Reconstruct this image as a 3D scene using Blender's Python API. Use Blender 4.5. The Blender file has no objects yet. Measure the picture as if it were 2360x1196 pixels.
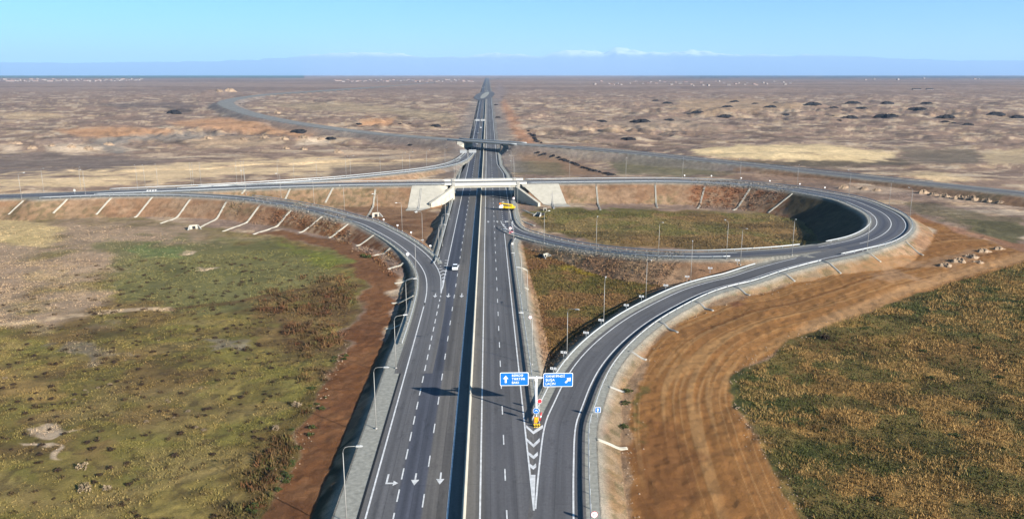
import bpy, bmesh, math, random
import numpy as np
from mathutils import Vector, Matrix
random.seed(7); rng = np.random.default_rng(11)
scene = bpy.context.scene
COL = scene.collection
# ------------------------------------------------------------------ camera model (photograph 2360 x 1196)
CAMH = 59.0; F = 1800.0; Y0 = 172.5
PITCH = math.atan((598 - Y0) / F); CP, SP = math.cos(PITCH), math.sin(PITCH)
def ray(x, y):
    d = (x - 1180) / F; v = (598 - y) / F
    return d, CP + v * SP, -SP + v * CP
def P(x, y, z=0.0):
    d = ray(x, y); t = (z - CAMH) / d[2]
    return np.array([d[0] * t, d[1] * t, z])
def project(X, Y, Z):
    zc = Y * CP + (CAMH - Z) * SP
    yc = Y * SP - (CAMH - Z) * CP
    zc = np.where(zc < 1, 1, zc)
    return 1180 + F * X / zc, 598 - F * yc / zc
# ------------------------------------------------------------------ numpy noise
def _h(ix, iy, s):
    n = (ix.astype(np.int64) * 374761393 + iy.astype(np.int64) * 668265263 + s * 974634777) & 0x7fffffff
    n = ((n ^ (n >> 13)) * 1274126177) & 0x7fffffff
    n = (n ^ (n >> 16)) & 0xffff
    return n.astype(np.float32) / 65535.0
def vnoise(x, y, s=0):
    ix = np.floor(x); iy = np.floor(y); fx = (x - ix).astype(np.float32); fy = (y - iy).astype(np.float32)
    fx = fx * fx * (3 - 2 * fx); fy = fy * fy * (3 - 2 * fy)
    a = _h(ix, iy, s); b = _h(ix + 1, iy, s); c = _h(ix, iy + 1, s); d = _h(ix + 1, iy + 1, s)
    return (a * (1 - fx) + b * fx) * (1 - fy) + (c * (1 - fx) + d * fx) * fy
def fbm(x, y, s=0, o=4, g=0.5):
    r = 0; a = 1.0; t = 0
    c, sn = 0.8, 0.6
    for i in range(o):
        r = r + a * vnoise(x, y, s + i * 17); t += a; a *= g
        x, y = (c * x - sn * y) * 2.03 + 3.1, (sn * x + c * y) * 2.03 + 1.7
    return r / t
def sstep(a, b, x):
    t = np.clip((x - a) / (b - a), 0, 1); return t * t * (3 - 2 * t)
# ------------------------------------------------------------------ relief of the plain without the road works
EY = [0, 560, 850, 1270, 1800, 2550, 5000, 10000, 90000]
EZ = [0, 0, 5, 14, 19.5, 25, 32, 36, 36]
def eY(Y): return np.interp(Y, EY, EZ)
CTRL = [(700,1150,-2),(500,1000,-2),(300,800,-2.2),(880,700,-2),(852,594,-.9),(600,545,-1),(310,502,-1),(30,497,-1),(0,700,-2),
        (800,478,-.5),(940,520,-.8),(900,460,-.3),(1000,520,-2.6),(985,560,-2.2),(1010,480,-1.5),
        (1280,700,-1.8),(1350,640,-1.8),(1250,600,-1.2),(1260,780,-1.8),(1500,640,-1.5),(1620,615,-1.0),
        (1400,520,-1.2),(1700,530,-1.6),(1850,540,-1.9),(1300,490,-.8),(1650,490,-1.5),(1240,500,-.6),
        (1450,1100,-2),(1445,1030,-2),(1500,900,-1.2),(1600,760,.1),(1726,680,1.5),(1831,650,2.4),(1936,630,3.2),
        (2120,560,3.8),(2130,510,4),(2000,430,3),(1800,405,2),(1500,400,1.2),(1250,400,.6),(1900,900,-1.5),
        (2200,1000,-1.5),(2200,700,1.5),(2360,560,3.5),(2000,1150,-2.5),(800,400,2),(500,410,3),(100,420,3.6),
        (1300,360,.6),(1000,360,1.0),(500,340,0),(2000,350,0),(2360,400,1.5),(0,340,0),(1500,340,0)]
CT = np.array([P(a, b, c) for a, b, c in CTRL])
def base(X, Y):
    X = np.asarray(X, float); Y = np.asarray(Y, float)
    num = np.zeros_like(X); den = np.full_like(X, 1e-9)
    for cx, cy, cz in CT:
        w = 1.0 / ((X - cx) ** 2 + (Y - cy) ** 2 + 16.0) ** 1.7
        num += w * cz; den += w
    loc = num / den
    k = 1 - sstep(430, 620, Y)
    k = k * (1 - sstep(260, 420, np.abs(X)))
    k = k * sstep(-60, 40, Y)
    far = np.minimum(1, Y / 560.0)
    return eY(Y) + loc * k
def hitbase(px, py):
    d = ray(px, py)
    t = np.geomspace(60, 60000, 900)
    z = CAMH + d[2] * t; g = base(d[0] * t, d[1] * t)
    i = int(np.argmax(z < g))
    if z[i] >= g[i]: i = len(t) - 1
    a, b = t[max(i - 1, 0)], t[i]
    for _ in range(22):
        m = .5 * (a + b)
        if CAMH + d[2] * m < base(np.array([d[0] * m]), np.array([d[1] * m]))[0]: b = m
        else: a = m
    return np.array([d[0] * b, d[1] * b, CAMH + d[2] * b])
# ------------------------------------------------------------------ paths
def smooth(pts, step):
    p = np.array(pts, float)
    p = np.vstack([2 * p[0] - p[1], p, 2 * p[-1] - p[-2]])
    out = []
    for i in range(1, len(p) - 2):
        a, b, c, d = p[i - 1], p[i], p[i + 1], p[i + 2]
        t0 = 0; k = lambda u, v: max(np.linalg.norm((v - u)[:2]), 1e-3) ** .5
        t1 = t0 + k(a, b); t2 = t1 + k(b, c); t3 = t2 + k(c, d)
        n = max(4, int(np.linalg.norm(c - b) / (step * .3)))
        for t in np.linspace(t1, t2, n, endpoint=False):
            A1 = (t1 - t) / (t1 - t0) * a + (t - t0) / (t1 - t0) * b
            A2 = (t2 - t) / (t2 - t1) * b + (t - t1) / (t2 - t1) * c
            A3 = (t3 - t) / (t3 - t2) * c + (t - t2) / (t3 - t2) * d
            B1 = (t2 - t) / (t2 - t0) * A1 + (t - t0) / (t2 - t0) * A2
            B2 = (t3 - t) / (t3 - t1) * A2 + (t - t1) / (t3 - t1) * A3
            out.append((t2 - t) / (t2 - t1) * B1 + (t - t1) / (t2 - t1) * B2)
    out.append(p[-2]); q = np.array(out)
    s = np.concatenate([[0], np.cumsum(np.linalg.norm(np.diff(q[:, :2], axis=0), axis=1))])
    m = max(2, int(s[-1] / step) + 1); u = np.linspace(0, s[-1], m)
    return np.stack([np.interp(u, s, q[:, i]) for i in range(3)], 1)
def arclen(p): return np.concatenate([[0], np.cumsum(np.linalg.norm(np.diff(p[:, :2], axis=0), axis=1))])
def right(p):
    t = np.gradient(p[:, :2], axis=0); t /= np.linalg.norm(t, axis=1)[:, None] + 1e-9
    return np.stack([t[:, 1], -t[:, 0]], 1)
def off(p, d, dz=0.0):
    q = p.copy(); q[:, :2] += right(p) * np.broadcast_to(np.asarray(d, float), (len(p),))[:, None]; q[:, 2] += dz
    return q
def pxpath(l, step=3.0): return smooth([P(*a) for a in l], step)
# highway axis: the median barrier
def axis_px(y): return 1124 - .0547 * (y - Y0)
a0 = P(axis_px(1162), 1162); a1 = P(axis_px(400), 400)
HD = (a1 - a0)[:2] / np.linalg.norm((a1 - a0)[:2]); HN = np.array([HD[1], -HD[0]]); HO = a0[:2] - HD * a0[1] / HD[1]
def HW(u, Y):          # point of the highway: u metres right of the barrier at distance Y
    s = Y / HD[1]; q = HO + HD * s + HN * u
    return np.array([q[0], q[1], float(eY(q[1]))])
def uv_of(X, Y):
    dx = X - HO[0]; dy = Y - HO[1]
    return dx * HN[0] + dy * HN[1], dx * HD[0] + dy * HD[1]
hs = np.concatenate([np.arange(30, 620, 4.0), np.geomspace(620, 6500, 110)])
HP = np.array([HW(0, s) for s in hs])
def ramp(Y, ys, vs): return np.interp(Y, ys, vs)
hY = HP[:, 1]
UR = ramp(hY, [0, 272, 292, 470, 520, 700, 6500], [11.6, 11.6, 14.6, 14.6, 11.4, 10.8, 10.8])       # right edge of the asphalt
UL = -ramp(hY, [0, 215, 250, 480, 520, 700, 6500], [14.4, 14.4, 12.9, 12.9, 11.4, 10.8, 10.8])
E_px = [(-900,505,6),(-400,473,6),(0,453.5,6),(200,446,6.2),(400,438.5,6.4),(550,432.5,6.6),(700,427.8,6.8),(800,425.2,7),(920,423.6,7),(1040,422.3,7),
        (1120,421.3,7),(1231,419.6,7),(1380,417.6,7),(1519,416.6,7),(1620,419,7),(1729,425.6,7),(1831,437,7),(1900,448.3,7),(1960,460.3,7),
        (2005,477,6.9),(2040,495,6.9),(2054,516,6.8),(2040,537,6.7),(2000,556.5,6.5),(1940,570.5,6.2),(1885,581.5,5.88)]
EP = pxpath(E_px, 3.0)
R_px = [(1276,1500,0),(1275,1300,0),(1277,1196,0),(1279,1140,0),(1282,1080,0),(1292,977,0),(1310,931,0.02),(1330,885,.06),(1357,840,.15),(1400,792,.4),
        (1464,741,.8),(1528,704,1.3),(1600,670.5,2.0),(1658,653,2.7),(1696,644.5,3.1),(1763,622.5,4.1),(1831,604,5.1),(1890,590.5,5.88),(1940,580,6.12),(1985,566,6.3)]
RP = pxpath(R_px, 3.0)
I_px = [(1158,470,0),(1164,499,0),(1169,515,0),(1180,527,0),(1197,536,.05),(1219,542.5,.25),(1258,553,.7),(1310,564.5,1.3),(1369,574,2.1),(1430,581,2.9),
        (1500,586.5,3.8),(1580,588.5,4.6),(1658,588,5.2),(1765,583,5.7),(1840,577,5.95),(1900,569.5,6.1)]
IP = pxpath(I_px, 3.0)
L_px = [(100,455,6.02),(250,449.5,6.1),(400,448.4,6.0),(500,452,5.9),(570,457.3,5.7),(671,471.5,5.0),(750,488,4.2),(800,502,3.6),(844,513,2.9),(882,531,2.1),
        (912,547.5,1.5),(950,574,.7),(980,603,.12),(997,633,0),(1000,668,0),(996,700,0),(990,732,0),(976,790,0),(957,860,0)]
LP = pxpath(L_px, 3.0)
G_px = [(250,441,6.15),(400,434.3,6.3),(500,429.6,6.2),(600,424,6.1),(700,417.6,5.9),(780,412,5.5),(875,403,4.6),(970,392.5,3.3),(1030,382,2.2),(1056,373,1.5),(1075,360,.9),(1086,345,.5),(1092,333,.3)]
GP = pxpath(G_px, 3.0)
# railway / service road bed crossing the highway in the distance
def pb(x, y, dz): q = hitbase(x, y); return P(x, y, q[2] + dz)
T_raw = [(1010,189.5,1),(880,200,1.5),(740,210,2),(620,218,2.5),(548,227,3),(520,238,3),(560,257,3),(640,276,3.5),(740,292,4)]
T_pts = [pb(*a) for a in T_raw] + [P(850,306,6.5), P(960,315.5,7), P(1060,323,7.2), P(1165,330,7.2), P(1300,339,6.8), P(1450,351.5,6), P(1600,367,5), P(1750,382,4.4),
        P(1900,398.5,4.4), P(2050,414,5), P(2200,429,5.5), P(2360,446,6), P(2700,482,6)]
TP = smooth(T_pts, 5.0)
TWID = np.interp(np.arange(len(TP)), [0, len(TP)*.28, len(TP)*.42, len(TP)*.50, len(TP)*.56, len(TP)], [7, 10, 20, 20, 12, 7])
def chan(p, u0, u1):   # indices of a path lying between two highway offsets
    u, v = uv_of(p[:, 0], p[:, 1]); return (u > u0) & (u < u1)
BU0, BU1 = -13.4, 17.4           # bridge opening
uE = uv_of(EP[:, 0], EP[:, 1])[0]
iA = int(np.argmax(uE > BU0)); iB = int(np.argmax(uE > BU1))
uT = uv_of(TP[:, 0], TP[:, 1])[0]
jA = int(np.argmax((uT > -14.5) & (np.arange(len(TP)) > 60) & (TP[:, 1] < 900) & (TP[:,1] > 400))); jB = int(np.argmax((uT > 16) & (TP[:, 1] < 900) & (np.arange(len(TP)) > jA)))
ROADS = [  # path, plateau left, plateau right, slope, highway?
    (HP, -UL + 1.5 + ramp(hY, [0, 160, 200, 240], [2.0, 2.0, .3, 1.2]), UR + 2.2, 1.9, True),
    (EP[:iA], 8.0, 8.0, 1.9, False), (EP[iB:], 7.8, 7.8, 1.9, False),
    (RP, 5.9, 6.4, 2.0, False), (IP, 4.9, 5.3, 1.9, False), (LP, 5.0, 5.3, 2.0, False), (GP, 4.6, 4.6, 2.0, False),
    (TP[:jA], TWID[:jA] + 1.5, TWID[:jA] + 1.5, 2.4, False), (TP[jB:], 8.5, 8.5, 2.4, False)]
# wing walls of the overpass (u, Y at deck face) -> low ground in front of them
yb = float(EP[iA][1]); DKF = yb - 7.6
WING_L = [(BU0 + .3, DKF + 1.0), (BU0 - 10.0, DKF - 15.5)]
WING_R = [(BU1 - .3, DKF - 0.3), (BU1 + 9.8, DKF - 16.5)]
def roadinfo(X, Y):
    n = len(X)
    emb = np.full(n, -1e9); inz = np.full(n, -1e9); hwz = np.full(n, -1e9); mind = np.full(n, 1e9); cut = np.full(n, 1e9); slopekind = np.zeros(n)
    for ri, (p, hl, hr, sl, ishw) in enumerate(ROADS):
        m = len(p); hl = np.broadcast_to(hl, (m,)); hr = np.broadcast_to(hr, (m,))
        mg = 45.0
        sel = np.where((X > p[:, 0].min() - mg) & (X < p[:, 0].max() + mg) & (Y > p[:, 1].min() - mg) & (Y < p[:, 1].max() + mg))[0]
        if len(sel) == 0: continue
        x = X[sel]; y = Y[sel]
        bd = np.full(len(sel), 1e9); bz = np.zeros(len(sel)); bh = np.zeros(len(sel))
        if ishw:
            u, v = uv_of(x, y)
            yy = HO[1] + HD[1] * v
            bd = np.abs(u); bz = eY(yy); bh = np.where(u < 0, np.interp(yy, p[:, 1], hl), np.interp(yy, p[:, 1], hr))
            bd = np.where(yy > p[-1, 1], 1e9, bd)
        else:
            bb = 14
            for i0 in range(0, m - 1, bb):
                i1 = min(i0 + bb, m - 1); c = p[i0:i1 + 1]
                s2 = np.where((x > c[:, 0].min() - mg) & (x < c[:, 0].max() + mg) & (y > c[:, 1].min() - mg) & (y < c[:, 1].max() + mg))[0]
                if len(s2) == 0: continue
                xs = x[s2]; ys = y[s2]; d_ = bd[s2]; z_ = bz[s2]; h_ = bh[s2]
                for i in range(i0, i1):
                    ax, ay, az = p[i]; bx, by, bz_ = p[i + 1]
                    ex, ey = bx - ax, by - ay; L2 = ex * ex + ey * ey + 1e-9
                    t = np.clip(((xs - ax) * ex + (ys - ay) * ey) / L2, 0, 1)
                    dx = xs - (ax + t * ex); dy = ys - (ay + t * ey); dd = np.sqrt(dx * dx + dy * dy)
                    b = dd < d_
                    side = (dx * ey - dy * ex) > 0
                    d_ = np.where(b, dd, d_); z_ = np.where(b, az + t * (bz_ - az), z_); h_ = np.where(b, np.where(side, hr[i], hl[i]), h_)
                bd[s2] = d_; bz[s2] = z_; bh[s2] = h_
        e = bd - bh
        emb[sel] = np.maximum(emb[sel], np.where(bd < 1e8, bz - np.maximum(e, 0) / sl, -1e9))
        ins = e < 0
        if ishw: hwz[sel] = np.where(ins, bz, hwz[sel])
        inz[sel] = np.where(ins, np.maximum(inz[sel], bz), inz[sel])
        if ishw or ri >= 7: cut[sel] = np.minimum(cut[sel], np.where(bd < 1e8, bz + np.maximum(e, 0) * .6, 1e9))
        mind[sel] = np.minimum(mind[sel], e)
    return emb, inz, hwz, mind, cut
def inpoly(px, py, poly):
    r = np.zeros(px.shape, bool); n = len(poly)
    for i in range(n):
        x1, y1 = poly[i]; x2, y2 = poly[(i + 1) % n]
        if y1 == y2: continue
        c = ((y1 > py) != (y2 > py)) & (px < (x2 - x1) * (py - y1) / (y2 - y1) + x1)
        r ^= c
    return r
def pdist(px, py, poly, closed=True):
    d = np.full(px.shape, 1e9); n = len(poly)
    for i in range(n if closed else n - 1):
        ax, ay = poly[i]; bx, by = poly[(i + 1) % n]
        ex, ey = bx - ax, by - ay; L2 = ex * ex + ey * ey + 1e-9
        t = np.clip(((px - ax) * ex + (py - ay) * ey) / L2, 0, 1)
        d = np.minimum(d, np.hypot(px - ax - t * ex, py - ay - t * ey))
    return d
def low_front(X, Y):   # ground between wing walls and highway
    u, v = uv_of(X, Y); yy = HO[1] + HD[1] * v
    def side(w, sgn):
        (u0, y0), (u1, y1) = w
        lim = np.interp(yy, [y1 - 40, y1, y0, y0 + 40], [u1 + sgn * 24, u1, u0, u0])
        return (yy < y0 + 16) & (yy > y1 - 30) & ((u - lim) * sgn < 0) & (u * sgn > 0)
    return side(WING_L, -1) | side(WING_R, 1)
# light rises of the plain traced in the picture: (px, py, half width m, half depth m, height)
HILLS = [(1810,368,75,24,5.0),(2130,414,45,8,2.5),(1700,350,60,20,2.0),(2330,345,90,20,4),(640,290,50,18,4),(260,300,70,25,4),(700,322,40,8,3),(350,322,70,10,3),(60,345,60,14,3),(560,330,60,10,2.5),
         (850,283,30,14,4),(1650,262,60,25,4),(1850,245,60,30,4),(500,215,50,40,8),(2250,385,60,16,3)]
HILLW = [(hitbase(a, b), c, d, e) for a, b, c, d, e in HILLS]
BROK = [(hitbase(p, q), w, h) for p, q, w, h in ((560,305,110,45), (300,318,90,35), (120,338,90,25), (720,330,50,14), (900,290,60,40), (1650,260,110,60), (1900,255,110,60), (2150,262,110,60), (1450,300,80,50), (2200,468,26,6), (2000,438,20,5), (1220,300,14,60))]
def broken(X, Y):
    m = np.zeros(np.shape(X))
    for q, w, h in BROK: m = np.maximum(m, np.exp(-(((X - q[0]) / w) ** 2 + ((Y - q[1]) / h) ** 2)))
    return m
def gully(X, Y):
    r = 1 - np.abs(2 * fbm(X / 210, Y / 150, 161, 4) - 1); return sstep(.955, .99, r) * sstep(420, 520, Y) * (1 - sstep(1300, 1700, Y)) * sstep(.42, .55, fbm(X / 260, Y / 200, 171, 2))
def height(X, Y):
    X = np.asarray(X, float); Y = np.asarray(Y, float)
    b = base(X, Y)
    for q, hx, hy, hh in HILLW:
        b = b + hh * np.exp(-(((X - q[0]) / hx) ** 2 + ((Y - q[1]) / hy) ** 2))
    emb, inz, hwz, mind, cut = roadinfo(X, Y)
    b = b - gully(X, Y) * 1.6 * sstep(6, 20, mind)
    away = sstep(2, 22, mind)
    nearf = 1 - sstep(350, 700, Y)
    b = b + away * (nearf * ((fbm(X / 14, Y / 14, 3, 3) - .5) * .9 + (fbm(X / 2.6, Y / 2.6, 5, 2) - .5) * .28)
        + (1 - nearf) * ((fbm(X / 60, Y / 45, 9, 4) - .5) * 7.5) * sstep(400, 700, Y) * (1 - .75 * sstep(1500, 3000, Y))
        + (1 - nearf) * (fbm(X / 17, Y / 14, 15, 3) - .5) * (4.2 * sstep(.35, .6, fbm(X / 160, Y / 110, 19, 3)) + 8.5 * broken(X, Y)) * (1 - sstep(1300, 2200, Y)))
    g = np.maximum(b, np.where(low_front(X, Y), -1e9, emb))
    slope = (emb > b + .05)
    g = np.minimum(g, np.where(mind < 40, np.maximum(cut, b - 3.5), 1e9))
    g = g + np.where((mind > .3) & (mind < 30), (fbm(X / 1.7, Y / 1.7, 21, 2) - .5) * .35 * sstep(.3, 3, mind), 0)
    g = np.where(inz > -1e8, inz - .10, g)
    g = np.where(hwz > -1e8, np.where(inz > hwz + 3, hwz, np.maximum(hwz, np.where(inz < hwz + 3, inz, hwz))) - .10, g)
    return g, b, mind, slope & (mind > 0)
# ------------------------------------------------------------------ polar ground sheet
half = math.radians(41)
th = np.concatenate([np.linspace(-math.pi, -half, 60, endpoint=False), np.linspace(-half, half, 960), np.linspace(half, math.pi, 60)[1:]])
rr = [3.0]
while rr[-1] < 70000:
    r = rr[-1]
    if r < 62: d = max(1.5, (62 - r) * .2)
    elif r < 480: d = min(max(.3, r * r / 106200 * 1.15), 1.05)
    else: d = max(1.05, r * r / 90000.0)
    rr.append(r + min(d, 9000))
rr = np.array(rr); NR, NT = len(rr), len(th)
TH, RR = np.meshgrid(th, rr)
GX = (np.sin(TH) * RR).ravel(); GY = (np.cos(TH) * RR).ravel()
GZ, GB, GM, GS = height(GX, GY)
GZ = GZ.astype(float)
def heightq(X, Y):
    X = np.atleast_1d(np.asarray(X, float)); Y = np.atleast_1d(np.asarray(Y, float))
    t = np.arctan2(X, Y); r = np.hypot(X, Y)
    i = np.clip(np.searchsorted(rr, r) - 1, 0, NR - 2); j = np.clip(np.searchsorted(th, t) - 1, 0, NT - 2)
    fi = np.clip((r - rr[i]) / (rr[i + 1] - rr[i]), 0, 1); fj = np.clip((t - th[j]) / (th[j + 1] - th[j]), 0, 1)
    Z = GZ.reshape(NR, NT)
    return (Z[i, j] * (1 - fj) + Z[i, j + 1] * fj) * (1 - fi) + (Z[i + 1, j] * (1 - fj) + Z[i + 1, j + 1] * fj) * fi
def hit(px, py):
    d = ray(px, py); t = np.concatenate([np.arange(60, 900, .4), np.geomspace(900, 40000, 1500)])
    z = CAMH + d[2] * t; g = heightq(d[0] * t, d[1] * t)
    i = int(np.argmax(z < g))
    if z[i] >= g[i]: i = len(t) - 1
    a = t[i]
    return np.array([d[0] * a, d[1] * a, float(heightq(d[0] * a, d[1] * a)[0])])
# ------------------------------------------------------------------ materials
def N(nt, typ, **kw):
    n = nt.nodes.new(typ)
    for k, v in kw.items(): setattr(n, k, v)
    return n
def newmat(name):
    m = bpy.data.materials.new(name); m.use_nodes = True
    nt = m.node_tree; b = nt.nodes['Principled BSDF']
    return m, nt, b
def plain(name, c, rough=.6, metal=0, var=.12, scale=3.0, spec=.3, bump=0.0):
    m, nt, b = newmat(name)
    tc = N(nt, 'ShaderNodeTexCoord'); no = N(nt, 'ShaderNodeTexNoise'); no.inputs['Scale'].default_value = scale; no.inputs['Detail'].default_value = 5
    nt.links.new(tc.outputs['Object'], no.inputs['Vector'])
    r = N(nt, 'ShaderNodeMapRange'); r.inputs[1].default_value = .3; r.inputs[2].default_value = .7; r.inputs[3].default_value = 1 - var; r.inputs[4].default_value = 1 + var
    nt.links.new(no.outputs['Fac'], r.inputs[0])
    mx = N(nt, 'ShaderNodeMix', data_type='RGBA', blend_type='MULTIPLY'); mx.inputs[0].default_value = 1; mx.inputs[6].default_value = (*c, 1)
    nt.links.new(r.outputs[0], mx.inputs[7]); nt.links.new(mx.outputs[2], b.inputs['Base Color'])
    b.inputs['Roughness'].default_value = rough; b.inputs['Metallic'].default_value = metal; b.inputs['Specular IOR Level'].default_value = spec
    if bump:
        bp = N(nt, 'ShaderNodeBump'); bp.inputs['Strength'].default_value = bump; bp.inputs['Distance'].default_value = .1
        nt.links.new(no.outputs['Fac'], bp.inputs['Height']); nt.links.new(bp.outputs[0], b.inputs['Normal'])
    return m
def mul(nt, a, bb):
    n = N(nt, 'ShaderNodeMath', operation='MULTIPLY')
    for i, v in ((0, a), (1, bb)):
        if isinstance(v, (int, float)): n.inputs[i].default_value = v
        else: nt.links.new(v, n.inputs[i])
    return n.outputs[0]
def noise(nt, vec, scale, detail=4, rough=.55, lo=.3, hi=.7, a=0.0, b=1.0):
    no = N(nt, 'ShaderNodeTexNoise'); no.inputs['Scale'].default_value = scale; no.inputs['Detail'].default_value = detail; no.inputs['Roughness'].default_value = rough
    nt.links.new(vec, no.inputs['Vector'])
    r = N(nt, 'ShaderNodeMapRange'); r.inputs[1].default_value = lo; r.inputs[2].default_value = hi; r.inputs[3].default_value = a; r.inputs[4].default_value = b
    nt.links.new(no.outputs['Fac'], r.inputs[0]); return r.outputs[0]
def mapping(nt, vec, sc):
    m = N(nt, 'ShaderNodeMapping'); m.inputs['Scale'].default_value = sc; nt.links.new(vec, m.inputs['Vector']); return m.outputs[0]
def ground_mat():
    m, nt, b = newmat('ground_soil')
    at = N(nt, 'ShaderNodeAttribute', attribute_name='Col'); tc = N(nt, 'ShaderNodeTexCoord'); g = tc.outputs['Object']
    f1 = noise(nt, g, 3.6, 6, .75, lo=.34, hi=.66, a=.66, b=1.34); f2 = noise(nt, g, .35, 5, .6, a=.80, b=1.20)
    f3 = noise(nt, mapping(nt, g, (.045, .06, .05)), 1.0, 7, .68, a=.74, b=1.26)
    k0 = mul(nt, mul(nt, f1, f2), f3); mr = N(nt, 'ShaderNodeMix', data_type='FLOAT'); nt.links.new(at.outputs['Alpha'], mr.inputs[0]); mr.inputs[2].default_value = 1.0; nt.links.new(k0, mr.inputs[3]); k = mr.outputs[0]
    mx = N(nt, 'ShaderNodeMix', data_type='RGBA', blend_type='MULTIPLY'); mx.inputs[0].default_value = 1
    nt.links.new(at.outputs['Color'], mx.inputs[6]); nt.links.new(k, mx.inputs[7]); nt.links.new(mx.outputs[2], b.inputs['Base Color'])
    b.inputs['Roughness'].default_value = .95; b.inputs['Specular IOR Level'].default_value = .1
    bp = N(nt, 'ShaderNodeBump'); bp.inputs['Strength'].default_value = .5; bp.inputs['Distance'].default_value = .25
    nt.links.new(f1, bp.inputs['Height']); nt.links.new(bp.outputs[0], b.inputs['Normal'])
    return m
def asphalt_mat(name, tint=(1, 1, 1)):
    m, nt, b = newmat(name)
    at = N(nt, 'ShaderNodeAttribute', attribute_name='Col'); uv = N(nt, 'ShaderNodeUVMap'); uv.uv_map = 'UVMap'; u = uv.outputs[0]
    streak = noise(nt, mapping(nt, u, (.8, .010, 1)), 1.0, 5, .6, a=.72, b=1.24)
    patch = noise(nt, mapping(nt, u, (.12, .035, 1)), 1.0, 4, .6, a=.86, b=1.14)
    grain = noise(nt, mapping(nt, u, (1.3, 1.1, 1)), 1.6, 6, .7, a=.84, b=1.14)
    stain = noise(nt, mapping(nt, u, (.5, .14, 1)), 1.0, 6, .72, lo=.56, hi=.72, a=1.0, b=.55)
    k = mul(nt, mul(nt, streak, patch), mul(nt, grain, stain))
    sx = N(nt, 'ShaderNodeSeparateXYZ'); cx_ = N(nt, 'ShaderNodeCombineXYZ'); nt.links.new(u, sx.inputs[0]); nt.links.new(sx.outputs[1], cx_.inputs[0]); nt.links.new(sx.outputs[0], cx_.inputs[1])
    br = N(nt, 'ShaderNodeTexBrick'); br.offset = .37; br.inputs['Scale'].default_value = 1; br.inputs['Brick Width'].default_value = 46; br.inputs['Row Height'].default_value = 3.72; br.inputs['Mortar Size'].default_value = .05; br.inputs['Mortar Smooth'].default_value = .3
    br.inputs['Color1'].default_value = (.90, .90, .91, 1); br.inputs['Color2'].default_value = (1.08, 1.07, 1.05, 1); br.inputs['Mortar'].default_value = (.66, .66, .66, 1); nt.links.new(cx_.outputs[0], br.inputs['Vector'])
    mb = N(nt, 'ShaderNodeMix', data_type='RGBA', blend_type='MULTIPLY'); mb.inputs[0].default_value = 1; nt.links.new(at.outputs['Color'], mb.inputs[6]); nt.links.new(br.outputs['Color'], mb.inputs[7])
    mx = N(nt, 'ShaderNodeMix', data_type='RGBA', blend_type='MULTIPLY'); mx.inputs[0].default_value = 1
    nt.links.new(mb.outputs[2], mx.inputs[6]); nt.links.new(k, mx.inputs[7]); nt.links.new(mx.outputs[2], b.inputs['Base Color'])
    b.inputs['Roughness'].default_value = .8; b.inputs['Specular IOR Level'].default_value = .25
    return m
def attr_mat(name, rough=.8, spec=.15, transl=0.0):
    m, nt, b = newmat(name)
    at = N(nt, 'ShaderNodeAttribute', attribute_name='Col'); nt.links.new(at.outputs['Color'], b.inputs['Base Color'])
    b.inputs['Roughness'].default_value = rough; b.inputs['Specular IOR Level'].default_value = spec
    return m
M = {}
M['ground'] = ground_mat(); M['asphalt'] = asphalt_mat('asphalt')
M['paint'] = plain('road_paint', (.58, .58, .565), .6, var=.22, scale=1.2)
M['verge'] = plain('gravel_verge', (.25, .245, .21), .95, var=.22, scale=1.4, bump=.2)
M['conc'] = plain('pale_concrete', (.37, .345, .285), .85, var=.10, scale=.5, bump=.1)
M['conc2'] = plain('white_concrete', (.50, .485, .44), .8, var=.08, scale=.7)
M['grey_conc'] = plain('grey_concrete', (.30, .29, .265), .85, var=.14, scale=.8)
M['steel'] = plain('galvanised_steel', (.36, .38, .39), .5, .15, var=.08, spec=.5)
M['lamp'] = plain('lamp_steel', (.30, .29, .27), .5, .1, var=.06, spec=.5)
M['signback'] = plain('sign_back', (.42, .43, .44), .5, .3, var=.05)
M['blue'] = plain('blue_sign', (.008, .135, .72), .45, var=.05, scale=.6)
M['white'] = plain('white_film', (.8, .8, .8), .5, var=.02)
M['red'] = plain('red_film', (.55, .03, .04), .5, var=.05)
M['orange'] = plain('orange_plastic', (.75, .19, .01), .5, var=.08)
M['yellow'] = plain('yellow_paint', (.78, .52, .02), .45, var=.1)
M['black'] = plain('black_rubber', (.012, .012, .013), .7, var=.1)
M['glass'] = plain('dark_glass', (.015, .02, .025), .12, var=.02, spec=.6)
M['carwhite'] = plain('white_car_paint', (.75, .76, .77), .3, var=.02, spec=.5)
M['car_grey'] = plain('grey_car_paint', (.2, .21, .23), .3, var=.02, spec=.5)
M['lampglass'] = plain('lamp_lens', (.5, .5, .48), .3, var=.02)
M['heap'] = plain('spoil_and_pit_dark', (.012, .011, .013), .95, var=.3, scale=.7)  # near-black, stands in for shaded pits as well as spoil
M['rubble'] = plain('pale_rubble', (.25, .18, .12), .95, var=.25, scale=1.1)
M['trench'] = plain('dark_soil', (.05, .03, .02), .95, var=.3, scale=.8)
M['wall'] = plain('house_wall', (.23, .195, .175), .8, var=.05)
M['roof'] = plain('house_roof', (.28, .17, .14), .8, var=.1)
M['roof2'] = plain('house_roof_grey', (.20, .17, .16), .8, var=.1)
M['grass'] = attr_mat('grass_blades'); M['leaf'] = attr_mat('shrub_leaves')
M['tracks'] = plain('track_gravel', (.17, .165, .15), .95, var=.25, scale=.25)
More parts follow.
